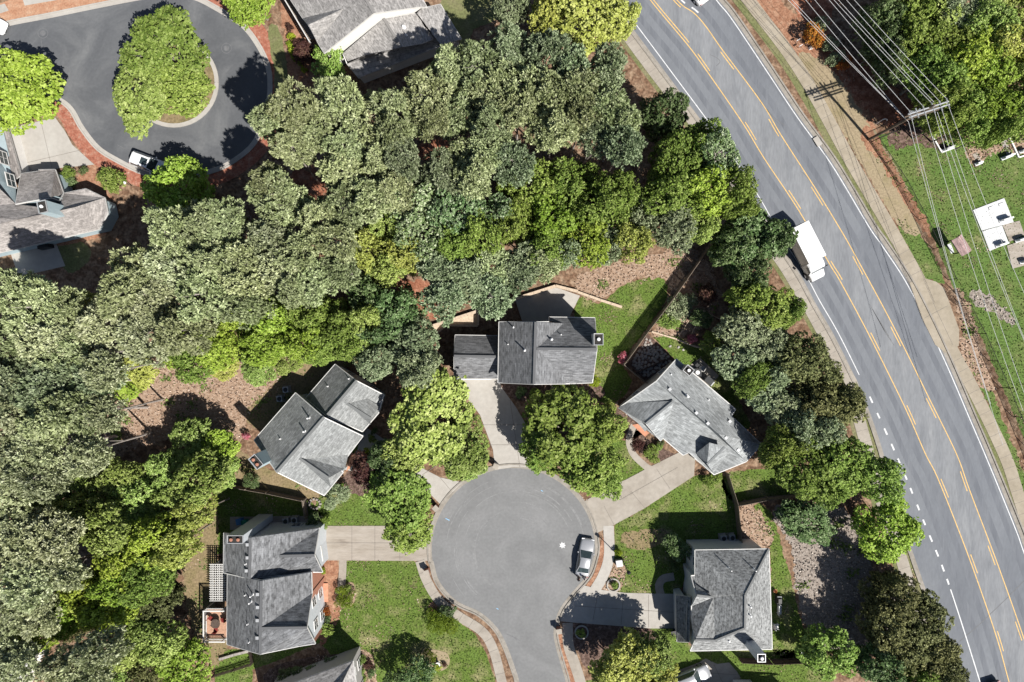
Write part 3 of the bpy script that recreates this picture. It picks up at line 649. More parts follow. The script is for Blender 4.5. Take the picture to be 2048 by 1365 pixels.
class House:
    def __init__(s, name, label, cat, cx, cy, roofmat, wallmat, group=None):
        s.root = empty(name, P(cx, cy), 0, label, cat, group); s.rm = roofmat; s.wm = wallmat; s.tris = []
    def off(s): return s.root.location
    def roof(s, faces, mat=None, name='roof', thick=.14):
        me = bpy.data.meshes.new(name); vs = []; fs = []; uvs = []
        for f in faces:
            p = [P(*q) for q in f]
            n = Vector((0,0,0))
            for i in range(len(p)): n += p[i].cross(p[(i+1)%len(p)])
            if n.z < 0: p = p[::-1]; n = -n; f = f[::-1]
            n.normalize(); u = Vector((0,0,1)).cross(n)
            u = u.normalized() if u.length > 1e-4 else Vector((1,0,0)); v = n.cross(u)
            tr = tessellate_polygon([p]) if len(p) > 3 else [(0,1,2)]
            b = len(vs); vs += [tuple(q-s.off()) for q in p]
            for t in tr:
                t = list(t)
                a_, b_, c_ = p[t[0]], p[t[1]], p[t[2]]
                if (b_-a_).cross(c_-a_).z < 0: t = t[::-1]
                fs.append(tuple(i+b for i in t))
                for i in t: uvs += [p[i].dot(u), p[i].dot(v)]
                s.tris.append([f[i] for i in t])
        me.from_pydata(vs, [], fs); l = me.uv_layers.new(name="UVMap"); l.data.foreach_set("uv", uvs); me.update()
        return link(name, me, mat or s.rm, s.root)
    def h(s, px, py):
        best = 0
        for t in s.tris:
            (x0,y0,z0),(x1,y1,z1),(x2,y2,z2) = t
            d = (y1-y2)*(x0-x2)+(x2-x1)*(y0-y2)
            if abs(d) < 1e-6: continue
            a = ((y1-y2)*(px-x2)+(x2-x1)*(py-y2))/d; b = ((y2-y0)*(px-x2)+(x0-x2)*(py-y2))/d; c = 1-a-b
            if min(a,b,c) > -.02: best = max(best, a*z0+b*z1+c*z2)
        return best if best else s.tris[0][0][2]
    def walls(s, loop, inset=.32, mat=None, zb=-.05, windows=True, every=3.4, trim=True, edges=None, name='wall', wmax=16):
        pts = [P(*q) for q in loop]; ins, sgn = inset_loop(pts, inset); n = len(ins)
        mb = MB(s.off())
        for i in range(n):
            a, b = ins[i], ins[(i+1)%n]
            q = [Vector((a.x,a.y,zb)), Vector((b.x,b.y,zb)), Vector((b.x,b.y,b.z-.1)), Vector((a.x,a.y,a.z-.1))]
            mb.add(q if sgn > 0 else q[::-1], [(0,1,2,3)])
        mb.build(name, mat or s.wm, s.root)
        if trim:
            t = MB(s.off())
            for i in range(n):
                a, b = pts[i], pts[(i+1)%n]
                if (b-a).length > .2: t.beam(a+Vector((0,0,.012)), b+Vector((0,0,.012)), .10, .2)
            t.build('gutter', M['trim'], s.root)
        if windows:
            c = 0
            for i in range(n):
                if edges is not None and i not in edges: continue
                a, b = ins[i], ins[(i+1)%n]; L = (Vector((b.x,b.y))-Vector((a.x,a.y))).length
                if L < 2.2: continue
                k = max(1, int(L/every)); top = min(a.z, b.z)
                for lev in ([1.5] if top < 4.9 else [1.5, 4.2]):
                    for j in range(k):
                        if c >= wmax: break
                        t = (j+.5)/k; p = a.lerp(b, t); d = Vector((b.x-a.x, b.y-a.y, 0)).normalized(); nn = Vector((d.y,-d.x,0))*sgn
                        s.window(Vector((p.x,p.y,lev)), d, nn); c += 1
    def window(s, c, d, nn, w=1.0, h=1.35):
        ang = math.atan2(d.y, d.x); f = MB(s.off())
        up = Vector((0,0,1)); o = c+nn*.04
        for sx in (-1,1): f.box(o+d*sx*(w/2+.05), (.1,.09,h+.2), ang)
        for sz in (-1,1): f.box(o+up*sz*(h/2+.05), (w,.09,.1), ang)
        f.box(o, (w,.05,.05), ang); f.box(o+up*h/4, (.04,.045,h/2-.03), ang); f.box(o-up*h/4, (.04,.045,h/2-.03), ang)
        fr = f.build('window', M['trim'], s.root)
        p = MB(s.off()); p.box(o-nn*.015, (w,.03,h), ang); p.build('pane', M['glass'], fr)
    def ridge(s, segs, mat=None, w=.3):
        for a, b in segs:
            mb = MB(s.off()); mb.beam(P(*a)+Vector((0,0,.05)), P(*b)+Vector((0,0,.05)), w, .09)
            mb.build('ridge_cap', mat or s.rm, s.root)
    def pipes(s, lst, hgt=.55, r=.07):
        for x, y in lst:
            z = s.h(x, y); p = P(x, y, z); mb = MB(s.off())
            mb.tube(p-Vector((0,0,.2)), p+Vector((0,0,hgt)), r, r, 8); mb.lathe(p, [(r*2.2,-.05),(r*1.6,.06),(r,.1)], 10)
            mb.build('vent_pipe', M['pvc'], s.root)
    def vents(s, lst, rz=0):
        for x, y in lst:
            z = s.h(x, y); p = P(x, y, z); mb = MB(s.off())
            mb.box(p+Vector((0,0,.08)), (.28,.28,.24), rz, top=.8); mb.box(p+Vector((0,0,.21)), (.34,.34,.05), rz)
            mb.build('roof_vent', M['metalw'], s.root)
    def chimney(s, px, py, h, sx, sy, rz=0, zb=0.0, mat=None, caps=1):
        p = P(px, py, h); mb = MB(s.off())
        mb.box(Vector((p.x,p.y,(h+zb)/2)), (sx,sy,h-zb), rz)
        ch = mb.build('chimney', mat or s.wm, s.root)
        m2 = MB(s.off()); mm = Matrix.Rotation(rz,3,'Z')
        for k in (-1,1):
            m2.box(p+mm@Vector((k*(sx/2),0,.04)), (.06,sy+.06,.12), rz); m2.box(p+mm@Vector((0,k*(sy/2),.04)), (sx-.06,.06,.12), rz)
        m2.build('cap_rim', M['metalw'], ch)
        m3 = MB(s.off()); m3.box(p+Vector((0,0,.012)), (sx-.12,sy-.12,.02), rz); m3.build('flue_bed', M['flue'], ch)
        m4 = MB(s.off())
        for k in range(caps):
            o = Vector((0,0,0)) if caps == 1 else Vector(((k-.5)*sx*.45,0,0))
            m4.lathe(p+mm@o, [(.13,0),(.13,.22),(.20,.24),(.17,.30),(.02,.33)], 12)
        m4.build('flue_pot', M['pvc'] if caps == 1 else M['brick'], ch)
    def garage(s, a, b, hgt=2.2):
        a, b = P(*a), P(*b); d = (b-a); L = d.length; d.normalize(); ang = math.atan2(d.y, d.x); c = (a+b)/2; nn = Vector((d.y,-d.x,0))
        mb = MB(s.off())
        for k in range(4): mb.box(c+Vector((0,0,hgt*(k+.5)/4)), (L,.12,hgt/4-.03), ang)
        mb.box(c+Vector((0,0,hgt/2)), (L,.08,hgt), ang)
        mb.build('garage_door', M['garage'], s.root)
    def door(s, c, ang, mat=None):
        mb = MB(s.off()); mb.box(c+Vector((0,0,1.02)), (.95,.1,2.04), ang)
        d = mb.build('door', mat or M['door'], s.root)
        k = MB(s.off()); k.lathe(c+Vector((math.cos(ang)*.36-math.sin(ang)*-.09, math.sin(ang)*.36-math.cos(ang)*.09, 1.0)), [(.03,0),(.03,.06)], 8); k.build('handle', M['galv'], d)

# house with dark roof in the middle
h = House('house', 'two storey charcoal roofed house with a low side garage in the centre', 'house', 1050, 705, M['roofC'], M['siding_w'])
h.roof([[(998,644,5.5),(1071.5,644.4,8.6),(1068,769,8.6),(996,766,5.5)],
        [(1071.5,644.4,8.6),(1127,647,6.2),(1074,698,8.5)],
        [(1074,698,8.5),(1127,647,6.2),(1098,643,5.9),(1098,634.6,5.5),(1190,636,5.5),(1194,699,8.5)],
        [(1074,698,8.5),(1194,699,8.5),(1185,766,5.5),(1140,768,5.5)],
        [(1074,698,8.5),(1140,768,5.5),(1068,769,8.6),(1071.5,644.4,8.6)]])
h.walls([(998,644,5.5),(1071.5,644.4,8.5),(1098,644,7.3),(1098,634.6,5.5),(1190,636,5.5),(1194,699,8.4),(1185,766,5.5),(1140,768,5.5),(1068,769,8.5),(996,766,5.5)], wmax=18)
h.ridge([((1071.5,644.4,8.6),(1068,769,8.6)),((1074,698,8.5),(1194,699,8.5))])
h.roof([[(910,670.5,2.9),(998,672,2.9),(998,714,5.0),(908,712.5,5.0)],[(908,712.5,5.0),(998,714,5.0),(998,758,2.9),(908,758,2.9)]])
h.walls([(910,670.5,2.9),(998,672,2.9),(998,714,4.9),(998,758,2.9),(908,758,2.9),(908,712.5,4.9)], edges=[0], name='wall')
h.ridge([((908,712.5,5.0),(998,714,5.0))])
h.garage((920,757.2,0), (984,757.2,0))
h.pipes([(1027,655)], .7); h.pipes([(1050,701)], 1.0, .09); h.pipes([(1103,680)], .8, .1); h.pipes([(1016,689),(1122,670)], .4, .05)
h.chimney(1197, 679, 9.8, 1.0, 1.25, 0, caps=1)

# grey-green house on the left of the court
h = House('house', 'grey green roofed house of two staggered gables with a red topped chimney', 'house', 640, 860, M['roofE'], M['siding_b'])
A,B_,C_,D_ = (508,881,4.2),(591.3,785.9,4.2),(553,944.8,7.4),(648,835.4,7.4)
h.roof([[A,B_,D_,C_],[C_,D_,(726,872.6,3.6),(696,912,3.7),(678,937,3.7),(686.7,944.8,3.4),(648.5,991.6,3.4)]])
h.roof([[(590,910.8,6.7),(657,956.5,6.7),(690,938,4.5),(696,912,3.8)],[(590,910.8,6.7),(657,956.5,6.7),(662,975,4.0)]], name='gable_roof')
h.walls([A,B_,D_,(726,872.6,3.6),(696,912,3.7),(678,937,3.7),(686.7,944.8,3.4),(648.5,991.6,3.4),C_], edges=[0,1,8,7])
h.ridge([(C_,D_),((590,910.8,6.7),(657,956.5,6.7))])
A2,B2,C2,D2 = (611,797,3.1),(670.4,728.7,3.1),(653,832.8,6.0),(713.3,762,6.0)
h.roof([[A2,B2,D2,C2],[C2,D2,(767.5,790,3.2),(757,827,3.0),(725,864,3.0)]])
h.roof([[(694,807.7,5.3),(741,837.5,5.3),(758,812,3.3),(734.6,798,4.2)],[(694,807.7,5.3),(741,837.5,5.3),(741,850,3.2)]], name='gable_roof')
h.walls([A2,B2,D2,(767.5,790,3.2),(757,827,3.0),(725,864,3.0),C2], edges=[0,1,2,4], name='wall')
h.ridge([(C2,D2),((694,807.7,5.3),(741,837.5,5.3))])
h.chimney(512, 924, 9.0, 1.5, .9, R(-50), caps=2)
h.pipes([(619,836)], .9, .09); h.pipes([(610,863)], .7, .09); h.pipes([(561,878),(656,773),(698,758)], .35, .06)
h.door(P(690,945,0)+Vector((-.35,.3,.1)), R(40))

# big blue-grey roofed house on the right of the court
h = House('house', 'long one storey house with broad blue grey roof and many small square vents', 'house', 1390, 840, M['roofD'], M['siding_t'])
R1,R2 = (1313,762.5,6.0),(1438,869,6.0)
h.roof([[(1353,718,3.1),(1471,819,3.1),(1463,833,3.35),(1523,889,3.1),R2,R1],[R2,(1523,889,3.1),(1492.4,924,3.0)],
        [R1,R2,(1492.4,924,3.0),(1428,950,3.0),(1378,905.5,3.2),(1366,911,3.0),(1326,877,3.0),(1321,882,2.9),(1237,816.4,2.9)]])
h.roof([[(1348,802,5.45),(1292,848,5.3),(1237,816.4,3.0),(1254.5,806,3.55)],[(1348,802,5.45),(1292,848,5.3),(1321,882,3.0),(1327,876,3.25)]], name='gable_roof')
h.roof([[(1450,894,4.75),(1414,929,4.4),(1391.6,907,3.2),(1418.6,885.5,4.75)],[(1450,894,4.75),(1414,929,4.4),(1426.8,946,3.15),(1453.7,910,4.3)]], name='gable_roof')
h.roof([[(1272,842,2.75),(1278,838,2.85),(1296,858,2.85),(1290,864,2.6)]], name='porch_roof')
h.walls([(1353,718,3.1),(1471,819,3.1),(1463,833,3.3),(1523,889,3.1),(1492.4,924,3.0),(1428,950,3.0),(1378,905.5,3.1),(1366,911,3.0),(1326,877,3.0),(1321,882,2.9),(1292,848,5.2),(1237,816.4,2.9),R1], edges=[0,2,3,6,11,12], every=4)
h.ridge([((1348,802,5.45),(1292,848,5.3)),((1450,894,4.75),(1414,929,4.4))], w=.25)
h.garage((1380,911,0),(1420,943,0))
h.vents([(1339,779),(1392,826),(1415,847),(1451,876),(1476,900),(1459,843)], R(40)); h.pipes([(1373,793)], .9, .13); h.pipes([(1342,749),(1417,800)], .3, .06)
h.chimney(1377, 741, 4.6, 1.0, .9, R(-40))
h.door(P(1285,858,0)+Vector((.2,.6,.1)), R(-42))

# charcoal house with brick front, left of the street
h = House('house', 'dark roofed house with a brick front, white pergola and raised deck behind', 'house', 545, 1180, M['roofF'], M['siding_g'])
h.roof([[(447.7,1066,5.5),(500.5,1076,8.0),(499,1158,8.0),(455,1148,5.6),(447,1146.5,5.5)],
        [(500.5,1076,8.0),(639.6,1056.8,4.3),(559,1112.7,6.4),(499,1158,8.0)],
        [(559,1112.7,6.4),(629,1111,6.4),(638,1057.5,4.3)],
        [(559,1112.7,6.4),(629,1111,6.4),(645,1145,4.2),(620,1144,4.6),(560,1151,6.2),(499,1158,8.0)]])
h.roof([[(455,1148,5.5),(499,1158,7.9),(522.6,1162,8.8),(520,1309,8.8),(454,1289.5,5.5)],
        [(522.6,1162,8.8),(622.7,1145,5.6),(624,1187,5.6),(522.6,1257,8.8)],
        [(522.6,1257,8.8),(613.6,1255.7,8.7),(624,1187,5.6)],
        [(522.6,1257,8.8),(613.6,1255.7,8.7),(630.5,1288,6.0),(598,1293,6.3),(520,1309,8.8)]])
h.walls([(447.7,1066,5.4),(500.5,1076,7.9),(639.6,1056.8,4.2),(629,1111,6.2),(645,1145,4.1),(620,1145,4.5),(499,1158,7.8),(447,1146.5,5.4)], edges=[1], every=4)
h.walls([(455,1148,5.4),(522.6,1162,8.6),(622.7,1145,5.5),(624,1187,5.5),(613.6,1255.7,8.5),(630.5,1288,5.9),(598,1293,6.2),(520,1309,8.6),(454,1289.5,5.4)], edges=[2,3,4,7,8], every=2.6, name='wall')
bm_ = MB(h.off())
for a, b, z in (((626,1147),(627.5,1187),5.3),((627.5,1187),(618,1255),5.6),((618,1255),(632,1286),5.4)):
    p, q = P(a[0],a[1],z), P(b[0],b[1],z); p.z = q.z = 0
    d = (q-p).normalized(); nn = Vector((-d.y,d.x,0)); nn = nn if nn.x > 0 else -nn
    p -= nn*.26; q -= nn*.26
    bm_.add([p,q,q+Vector((0,0,z)),p+Vector((0,0,z))], [(0,1,2,3)])
bm_.build('brick_facade', M['brick'], h.root)
h.roof([[(632,1093,3.0),(640,1092,2.6),(645,1123,2.6),(634,1122,3.0)]], name='porch_roof'); h.roof([[(621,1226,3.6),(631,1224,3.0),(622,1268,3.0),(615,1268,3.6)]], name='porch_roof')
pt = MB(h.off())
for a, b in (((640,1092,2.6),(645,1123,2.6)),((631,1224,3.0),(622,1268,3.0)),((634,1122,3),(645,1123,2.6))): pt.beam(P(*a)+Vector((0,0,.02)), P(*b)+Vector((0,0,.02)), .2, .25)
pt.build('porch_trim', M['trim'], h.root)
h.ridge([((500.5,1076,8.0),(499,1158,8.0)),((559,1112.7,6.4),(629,1111,6.4)),((522.6,1162,8.8),(520,1309,8.8)),((522.6,1257,8.8),(613.6,1255.7,8.7))])
h.vents([(496,1089),(496,1115),(494,1141),(516.5,1188),(516.5,1214),(516,1240),(515.5,1275)]); h.pipes([(506,1189)], .9, .08); h.pipes([(503,1203)], .8, .08); h.pipes([(492,1128),(491,1190),(496,1248),(499,1284)], .35, .06)
h.chimney(470.5, 1079, 9.4, 1.75, .85, 0, mat=M['siding_g'], caps=2)
h.garage((651,1062,0),(652,1098,0)); h.door(P(640,1195,0)+Vector((-.6,0,.2)), R(90))

# mottled grey hip roofed house at lower right
h = House('house', 'mottled grey hip roofed house with tall pale chimney and low garage lean-to', 'house', 1450, 1190, M['roofG'], M['siding_g'])
h.roof([[(1390,1100.7,5.3),(1538,1098.3,5.3),(1490.5,1190,8.6)],[(1538,1098.3,5.3),(1544.5,1299,5.3),(1490,1256.7,8.6),(1490.5,1190,8.6)],
        [(1544.5,1299,5.3),(1380.5,1302.4,5.3),(1390.5,1280.5,6.55),(1430,1281.5,6.7),(1490,1256.7,8.6)],
        [(1390,1100.7,5.3),(1490.5,1190,8.6),(1490,1256.7,8.6),(1427,1195,6.5),(1391,1190,5.4),(1382,1152,5.2),(1390,1151,5.3)],
        [(1383,1212,5.2),(1391,1190,5.4),(1427,1195,6.5),(1430,1281.5,6.7),(1390.5,1280.5,6.55),(1383,1240,5.6)],[(1427,1195,6.5),(1490,1256.7,8.6),(1430,1281.5,6.7)]])
h.roof([[(1394,1191,6.9),(1427,1195,6.9),(1383,1213,5.4)],[(1394,1191,6.9),(1427,1195,6.9),(1390,1168,5.7)]], name='gable_roof')
h.walls([(1390,1100.7,5.3),(1538,1098.3,5.3),(1544.5,1299,5.3),(1380.5,1302.4,5.3),(1390.5,1280.5,6.5),(1383,1240,5.3),(1383,1212.6,5.3),(1393,1192,6.6),(1382,1152,5.3),(1390,1151,5.3)], edges=[1,2,4,5,8,9], every=2.8, wmax=22)
h.roof([[(1352,1191,2.9),(1381,1195,4.3),(1378,1285,4.3),(1354,1284,2.9)]], name='garage_roof')
h.walls([(1352,1191,2.8),(1381,1195,4.2),(1378,1285,4.2),(1354,1284,2.8)], windows=False, name='wall')
h.ridge([((1490.5,1190,8.6),(1490,1256.7,8.6)),((1538,1098.3,5.3),(1490.5,1190,8.6)),((1390.5,1280.5,6.6),(1430,1281.5,6.8)),((1430,1281.5,6.8),(1490,1256.7,8.6)),((1394,1191,6.9),(1427,1195,6.9))], w=.22)
h.pipes([(1457,1136)], 1.2, .06); h.pipes([(1507,1138)], .9, .06); h.pipes([(1499,1212),(1499,1230)], .6, .08); h.pipes([(1458,1282)], .3, .08)
h.chimney(1522.6, 1316, 10.2, .85, .85, 0, mat=M['siding_g'])
h.garage((1361,1205,0),(1362,1270,0)); h.door(P(1378,1160,0)+Vector((.5,.2,.1)), R(90))

# grey house at the top
h = House('house', 'weathered grey shingled house with a bright white gable wall between two roof levels', 'house', 760, 60, M['roofB'], M['siding_w'])
h.roof([[(605.7,37,5.4),(648.3,106.7,5.4),(747.3,26.9,8.4),(700,-60,8.4),(548,-50,5.4)],[(747.3,26.9,8.4),(840,14,5.5),(854,15,5.4),(800,-90,5.4),(700,-60,8.4)],
        [(616.8,50,6.9),(690,16,7.3),(606,37,5.45)],[(616.8,50,6.9),(690,16,7.3),(634,84,5.5)]])
h.walls([(605.7,37,5.3),(616.8,50,6.7),(630,76,5.4),(648.3,106.7,5.3),(747.3,26.9,8.3),(840,14,5.4),(854,15,5.3),(800,-90,5.3),(548,-50,5.3)], inset=.25, edges=[0,2,6], every=4)
h.ridge([((700,-60,8.4),(747.3,26.9,8.4))])
h.roof([[(686,108,3.6),(768,38,6.0),(803,95.5,6.0),(730,111,4.3),(695.6,123,3.4)],[(768,38,6.0),(834,27,4.2),(849,54,4.2),(873,76,3.6),(845,88,4.6),(803,95.5,6.0)],
        [(694,128,3.1),(730,111,4.6),(803,95.5,6.0),(845,88,4.9),(873,77,3.8),(880,92,3.0),(790,128,2.9),(717,156,2.9)]])
h.roof([[(843,17,4.6),(881,9,3.4),(923,78,3.1),(882,91,4.2),(834,27,4.8)]])
h.walls([(686,108,3.5),(768,38,5.9),(834,27,4.1),(843,17,4.4),(881,9,3.3),(923,78,3.0),(882,91,3.0),(790,128,2.8),(717,156,2.8),(694,128,3.0)], edges=[4,8,9], every=4, name='wall')
h.ridge([((768,38,6.0),(803,95.5,6.0))])
h.pipes([(807,55)], .35, .14); h.pipes([(812,71)], .3, .09)

# tan house at the left edge
h = House('house', 'tan shingled house with pale blue walls and a many sided end', 'house', 90, 420, M['roofA'], M['siding_b'])
h.roof([[(-90,527,3.0),(198,459,3.0),(150,415,5.2),(30,440,6.2),(-90,470,6.5)],[(198,459,3.0),(215.4,426.7,3.0),(209,395.6,3.0),(150,415,5.2)],
        [(209,395.6,3.0),(171.8,378,3.0),(128,387,3.0),(118,421,5.0),(150,415,5.2)],[(150,415,5.2),(118,421,5.0),(31,408,4.6),(-40,340,4.6),(-120,420,5.4),(-90,470,6.5),(30,440,6.2)]])
h.walls([(-90,527,2.9),(198,459,2.9),(215.4,426.7,2.9),(209,395.6,2.9),(171.8,378,2.9),(128,387,2.9),(118,421,4.5),(31,408,4.2),(-40,340,4.4),(-120,420,5.2)], edges=[1,2,3], name='wall')
h.roof([[(42,348,3.0),(77,343,3.0),(77,340,3.0),(109.6,339.5,3.0),(102,394,5.7),(31,408,5.6)],[(109.6,339.5,3.0),(126,386,3.0),(118,392,3.9),(102,394,5.7)]])
h.walls([(42,348,2.9),(77,343,2.9),(77,340,2.9),(109.6,339.5,2.9),(126,386,2.9),(118,402,4.2),(102,396,5.4),(31,409,5.3)], windows=False, name='wall')
h.roof([[(-12,230,3.6),(7,226,2.6),(42,350,2.6),(28,362,3.6)]], name='garage_roof')
h.walls([(-12,230,3.4),(6,227,2.5),(41,350,2.5),(26,362,3.4)], windows=False, name='wall', mat=M['siding_w'])
up = MB(h.off()); Z3 = Vector((0,0,1))
up.add([P(0,232,3.3), P(32,372,3.3), P(31,407,4.4), P(-6,360,6.6), P(-50,262,6.6), P(-60,232,6.6)], [(0,1,2,3,4,5)])
up.build('upper_wall', M['siding_b'], h.root)
for cx_, cy_ in ((6,316),(21,361)):
    p = P(cx_, cy_, 4.6); d = (P(32,372,3.3)-P(0,232,3.3)); d.z = 0; d.normalize(); h.window(p, d, Vector((-d.y,d.x,0)), 1.5, 1.3)
h.chimney(85, 414, 7.6, 1.0, 1.35, R(12), zb=3.5, mat=M['siding_b'])
h.garage((36,258,0),(44,292,0),2.1); h.garage((46,300,0),(55,334,0),2.1)

# house at the bottom edge
h = House('house', 'grey house cut off by the lower edge with only a pointed roof corner showing', 'house', 650, 1420, M['roofB'], M['siding_t'])
h.roof([[(706,1322,5.0),(520,1392,5.0),(600,1470,8.0),(668,1400,7.4)],[(706,1322,5.0),(728,1480,5.0),(640,1520,7.4),(668,1400,7.4)],[(520,1392,5),(560,1560,5),(640,1520,7.4),(600,1470,8.0)]])
h.walls([(706,1322,4.9),(520,1392,4.9),(560,1560,4.9),(728,1480,4.9)], edges=[3], every=2.4)
# roof tip in the bottom left corner
h = House('house', 'house with a bright white roof tip under trees in the lower left corner', 'house', 20, 1380, M['roofP'], M['siding_w'])
h.roof([[(62,1317,3.6),(40,1366,3.6),(10,1450,3.6),(-60,1420,5.6),(-40,1360,5.6)],[(62,1317,3.6),(-40,1360,5.6),(-90,1340,3.6),(-60,1320,3.6)]])
h.walls([(62,1317,3.5),(40,1366,3.5),(10,1450,3.5),(-60,1420,5.4),(-90,1340,3.5)], windows=False)
# the neighbour below the frame that shades the parked suv
h = House('house', 'house just below the lower edge whose roof shadow falls over the parked suv', 'house', 1500, 1480, M['roofG'], M['siding_g'])
h.roof([[(1500,1432,5.2),(1640,1440,5.2),(1620,1520,8.6),(1480,1510,8.6)],[(1480,1510,8.6),(1620,1520,8.6),(1610,1640,5.2),(1440,1620,5.2)]])
h.walls([(1500,1432,5.1),(1640,1440,5.1),(1620,1520,8.4),(1610,1640,5.1),(1440,1620,5.1),(1480,1510,8.4)], windows=False)
h.chimney(1530, 1440, 8.0, 2.2, 1.2, 0)
# ------------------------------------------------------------------ vegetation
def crown_mesh(name, seed, Rr, az, zc, lobes, sprays, sr, leaf, nleaf, pine=False, flat_bottom=-.55, lobe_r=(.30,.44), lw=.6, squash=.85):
    rg = np.random.default_rng(seed)
    C = [np.array([0,0,0])]; Q = [.62*Rr]
    for i in range(lobes):
        t = rg.uniform(0, 2*math.pi); z = rg.uniform(flat_bottom, .95)**1
        rxy = math.sqrt(max(0, 1-z*z)); k = rg.uniform(.58, .80)
        C.append(np.array([math.cos(t)*rxy*k*Rr, math.sin(t)*rxy*k*Rr, z*k*az])); Q.append(Rr*rg.uniform(*lobe_r))
    C = np.array(C); Q = np.array(Q); pr = Q**2/np.sum(Q**2)
    pts = []; nrm = []
    need = sprays
    while need > 0:
        li = rg.choice(len(Q), size=need*2, p=pr)
        d = rg.normal(size=(need*2,3)); d /= np.linalg.norm(d,axis=1)[:,None]
        keep = d[:,2] > rg.uniform(-1.0, .2, size=need*2); li, d = li[keep], d[keep]
        rad = Q[li]*np.where(rg.random(len(li)) < .6, rg.uniform(.93,1.10,len(li)), rg.uniform(.5,.93,len(li)))
        p = C[li]+d*rad[:,None]*np.array([1,1,squash])+rg.normal(0,.10,size=(len(li),3))*(Rr/4)
        dist = np.linalg.norm((p[:,None,:]-C[None])/np.array([1,1,squash]), axis=2)/Q[None]
        inside = dist.min(axis=1) < .80
        ok = (~inside) | (rg.random(len(p)) < .25)
        p, d = p[ok][:need], d[ok][:need]
        pts.append(p); nrm.append(d); need -= len(p)
    p = np.concatenate(pts); d = np.concatenate(nrm); N = len(p)
    up = np.array([0,0,1.])
    n = d*.6+up*.75; n /= np.linalg.norm(n,axis=1)[:,None]
    a = np.cross(n, rg.normal(size=(N,3))); a /= np.linalg.norm(a,axis=1)[:,None]; b = np.cross(n,a)
    k = nleaf; T = N*k
    rep = lambda x: np.repeat(x, k, axis=0)
    P0, n_, a_, b_ = rep(p), rep(n), rep(a), rep(b)
    sc_ = np.repeat(rg.uniform(.75,1.25,N), k)
    th = rg.uniform(0,2*math.pi,T)
    vspr = np.repeat(rg.normal(0,.17,N), k)
    if pine:
        # needle tufts: blades radiating from the tuft centre in an upper dome
        ph = rg.uniform(.05, 1.0, T)*1.35
        dr = (a_*np.cos(th)[:,None]+b_*np.sin(th)[:,None])*np.sin(ph)[:,None]+n_*np.cos(ph)[:,None]
        side = np.cross(dr, n_+rg.normal(0,.45,size=(T,3))); side /= np.linalg.norm(side,axis=1)[:,None]
        L = (leaf*sc_*rg.uniform(.8,1.2,T))[:,None]; W = L*lw*.5
        o = P0+dr*L*.12
        q = np.stack([o, o+dr*L*.6+side*W, o+dr*L, o+dr*L*.6-side*W], axis=1)
    else:
        rr_ = np.sqrt(rg.random(T))
        o = P0+(a_*np.cos(th)[:,None]+b_*np.sin(th)[:,None])*(sr*sc_*rr_)[:,None]-n_*(sr*.55*sc_*rr_**2)[:,None]+n_*rg.normal(0,.05,T)[:,None]
        ln = n_+rg.normal(0,.50,size=(T,3)); ln /= np.linalg.norm(ln,axis=1)[:,None]
        e1 = np.cross(ln, rg.normal(size=(T,3))); e1 /= np.linalg.norm(e1,axis=1)[:,None]; e2 = np.cross(ln,e1)
        L = (leaf*rg.uniform(.75,1.25,T))[:,None]; W = L*lw
        q = np.stack([o-e1*L*.5, o+e2*W*.5, o+e1*L*.5, o-e2*W*.5], axis=1)
    q[:,:,2] += zc
    v = np.clip(.5+vspr+rg.normal(0,.14,T), 0, 1)
    me = bpy.data.meshes.new(name); me.vertices.add(T*4); me.vertices.foreach_set("co", q.reshape(-1).astype(np.float32))
    me.loops.add(T*4); me.loops.foreach_set("vertex_index", np.arange(T*4, dtype=np.int32))
    me.polygons.add(T); me.polygons.foreach_set("loop_start", np.arange(0,T*4,4,dtype=np.int32)); me.polygons.foreach_set("loop_total", np.full(T,4,dtype=np.int32))
    at = me.attributes.new("v", 'FLOAT', 'FACE'); at.data.foreach_set("value", v.astype(np.float32))
    me.update(); me.validate()
    return me, C, Q
def trunk_mesh(name, seed, r, ztop, C, zc, limbs, mat, bare=0):
    rd = random.Random(seed); mb = MB()
    lean = Vector((rd.uniform(-.25,.25), rd.uniform(-.25,.25), 0))
    pts = [Vector((0,0,-.1))]
    for i in range(1,6): pts.append(Vector((0,0,ztop*i/5))+lean*(i/5)+Vector((rd.uniform(-.08,.08),rd.uniform(-.08,.08),0)))
    for i in range(5): mb.tube(pts[i], pts[i+1], r*(1-.16*i)*(1.25 if i == 0 else 1), r*(1-.16*(i+1)), 7, False)
    ids = list(range(1,len(C))); rd.shuffle(ids)
    for j in ids[:limbs]:
        e = Vector(C[j])+Vector((0,0,zc)); s = pts[rd.randint(2,5)]
        m = s.lerp(e,.55)+Vector((0,0,rd.uniform(.1,.5)))
        mb.tube(s, m, r*.42, r*.26, 5, False); mb.tube(m, e, r*.26, r*.07, 5, False)
        for b in range(bare):
            e2 = e+Vector((rd.uniform(-1,1), rd.uniform(-1,1), rd.uniform(.3,1.2)))
            mb.tube(m.lerp(e,.6), e2, r*.12, r*.05, 4, False)
    me = bpy.data.meshes.new(name); me.from_pydata(mb.v, [], mb.f); me.update(); me.materials.append(mat)
    return me
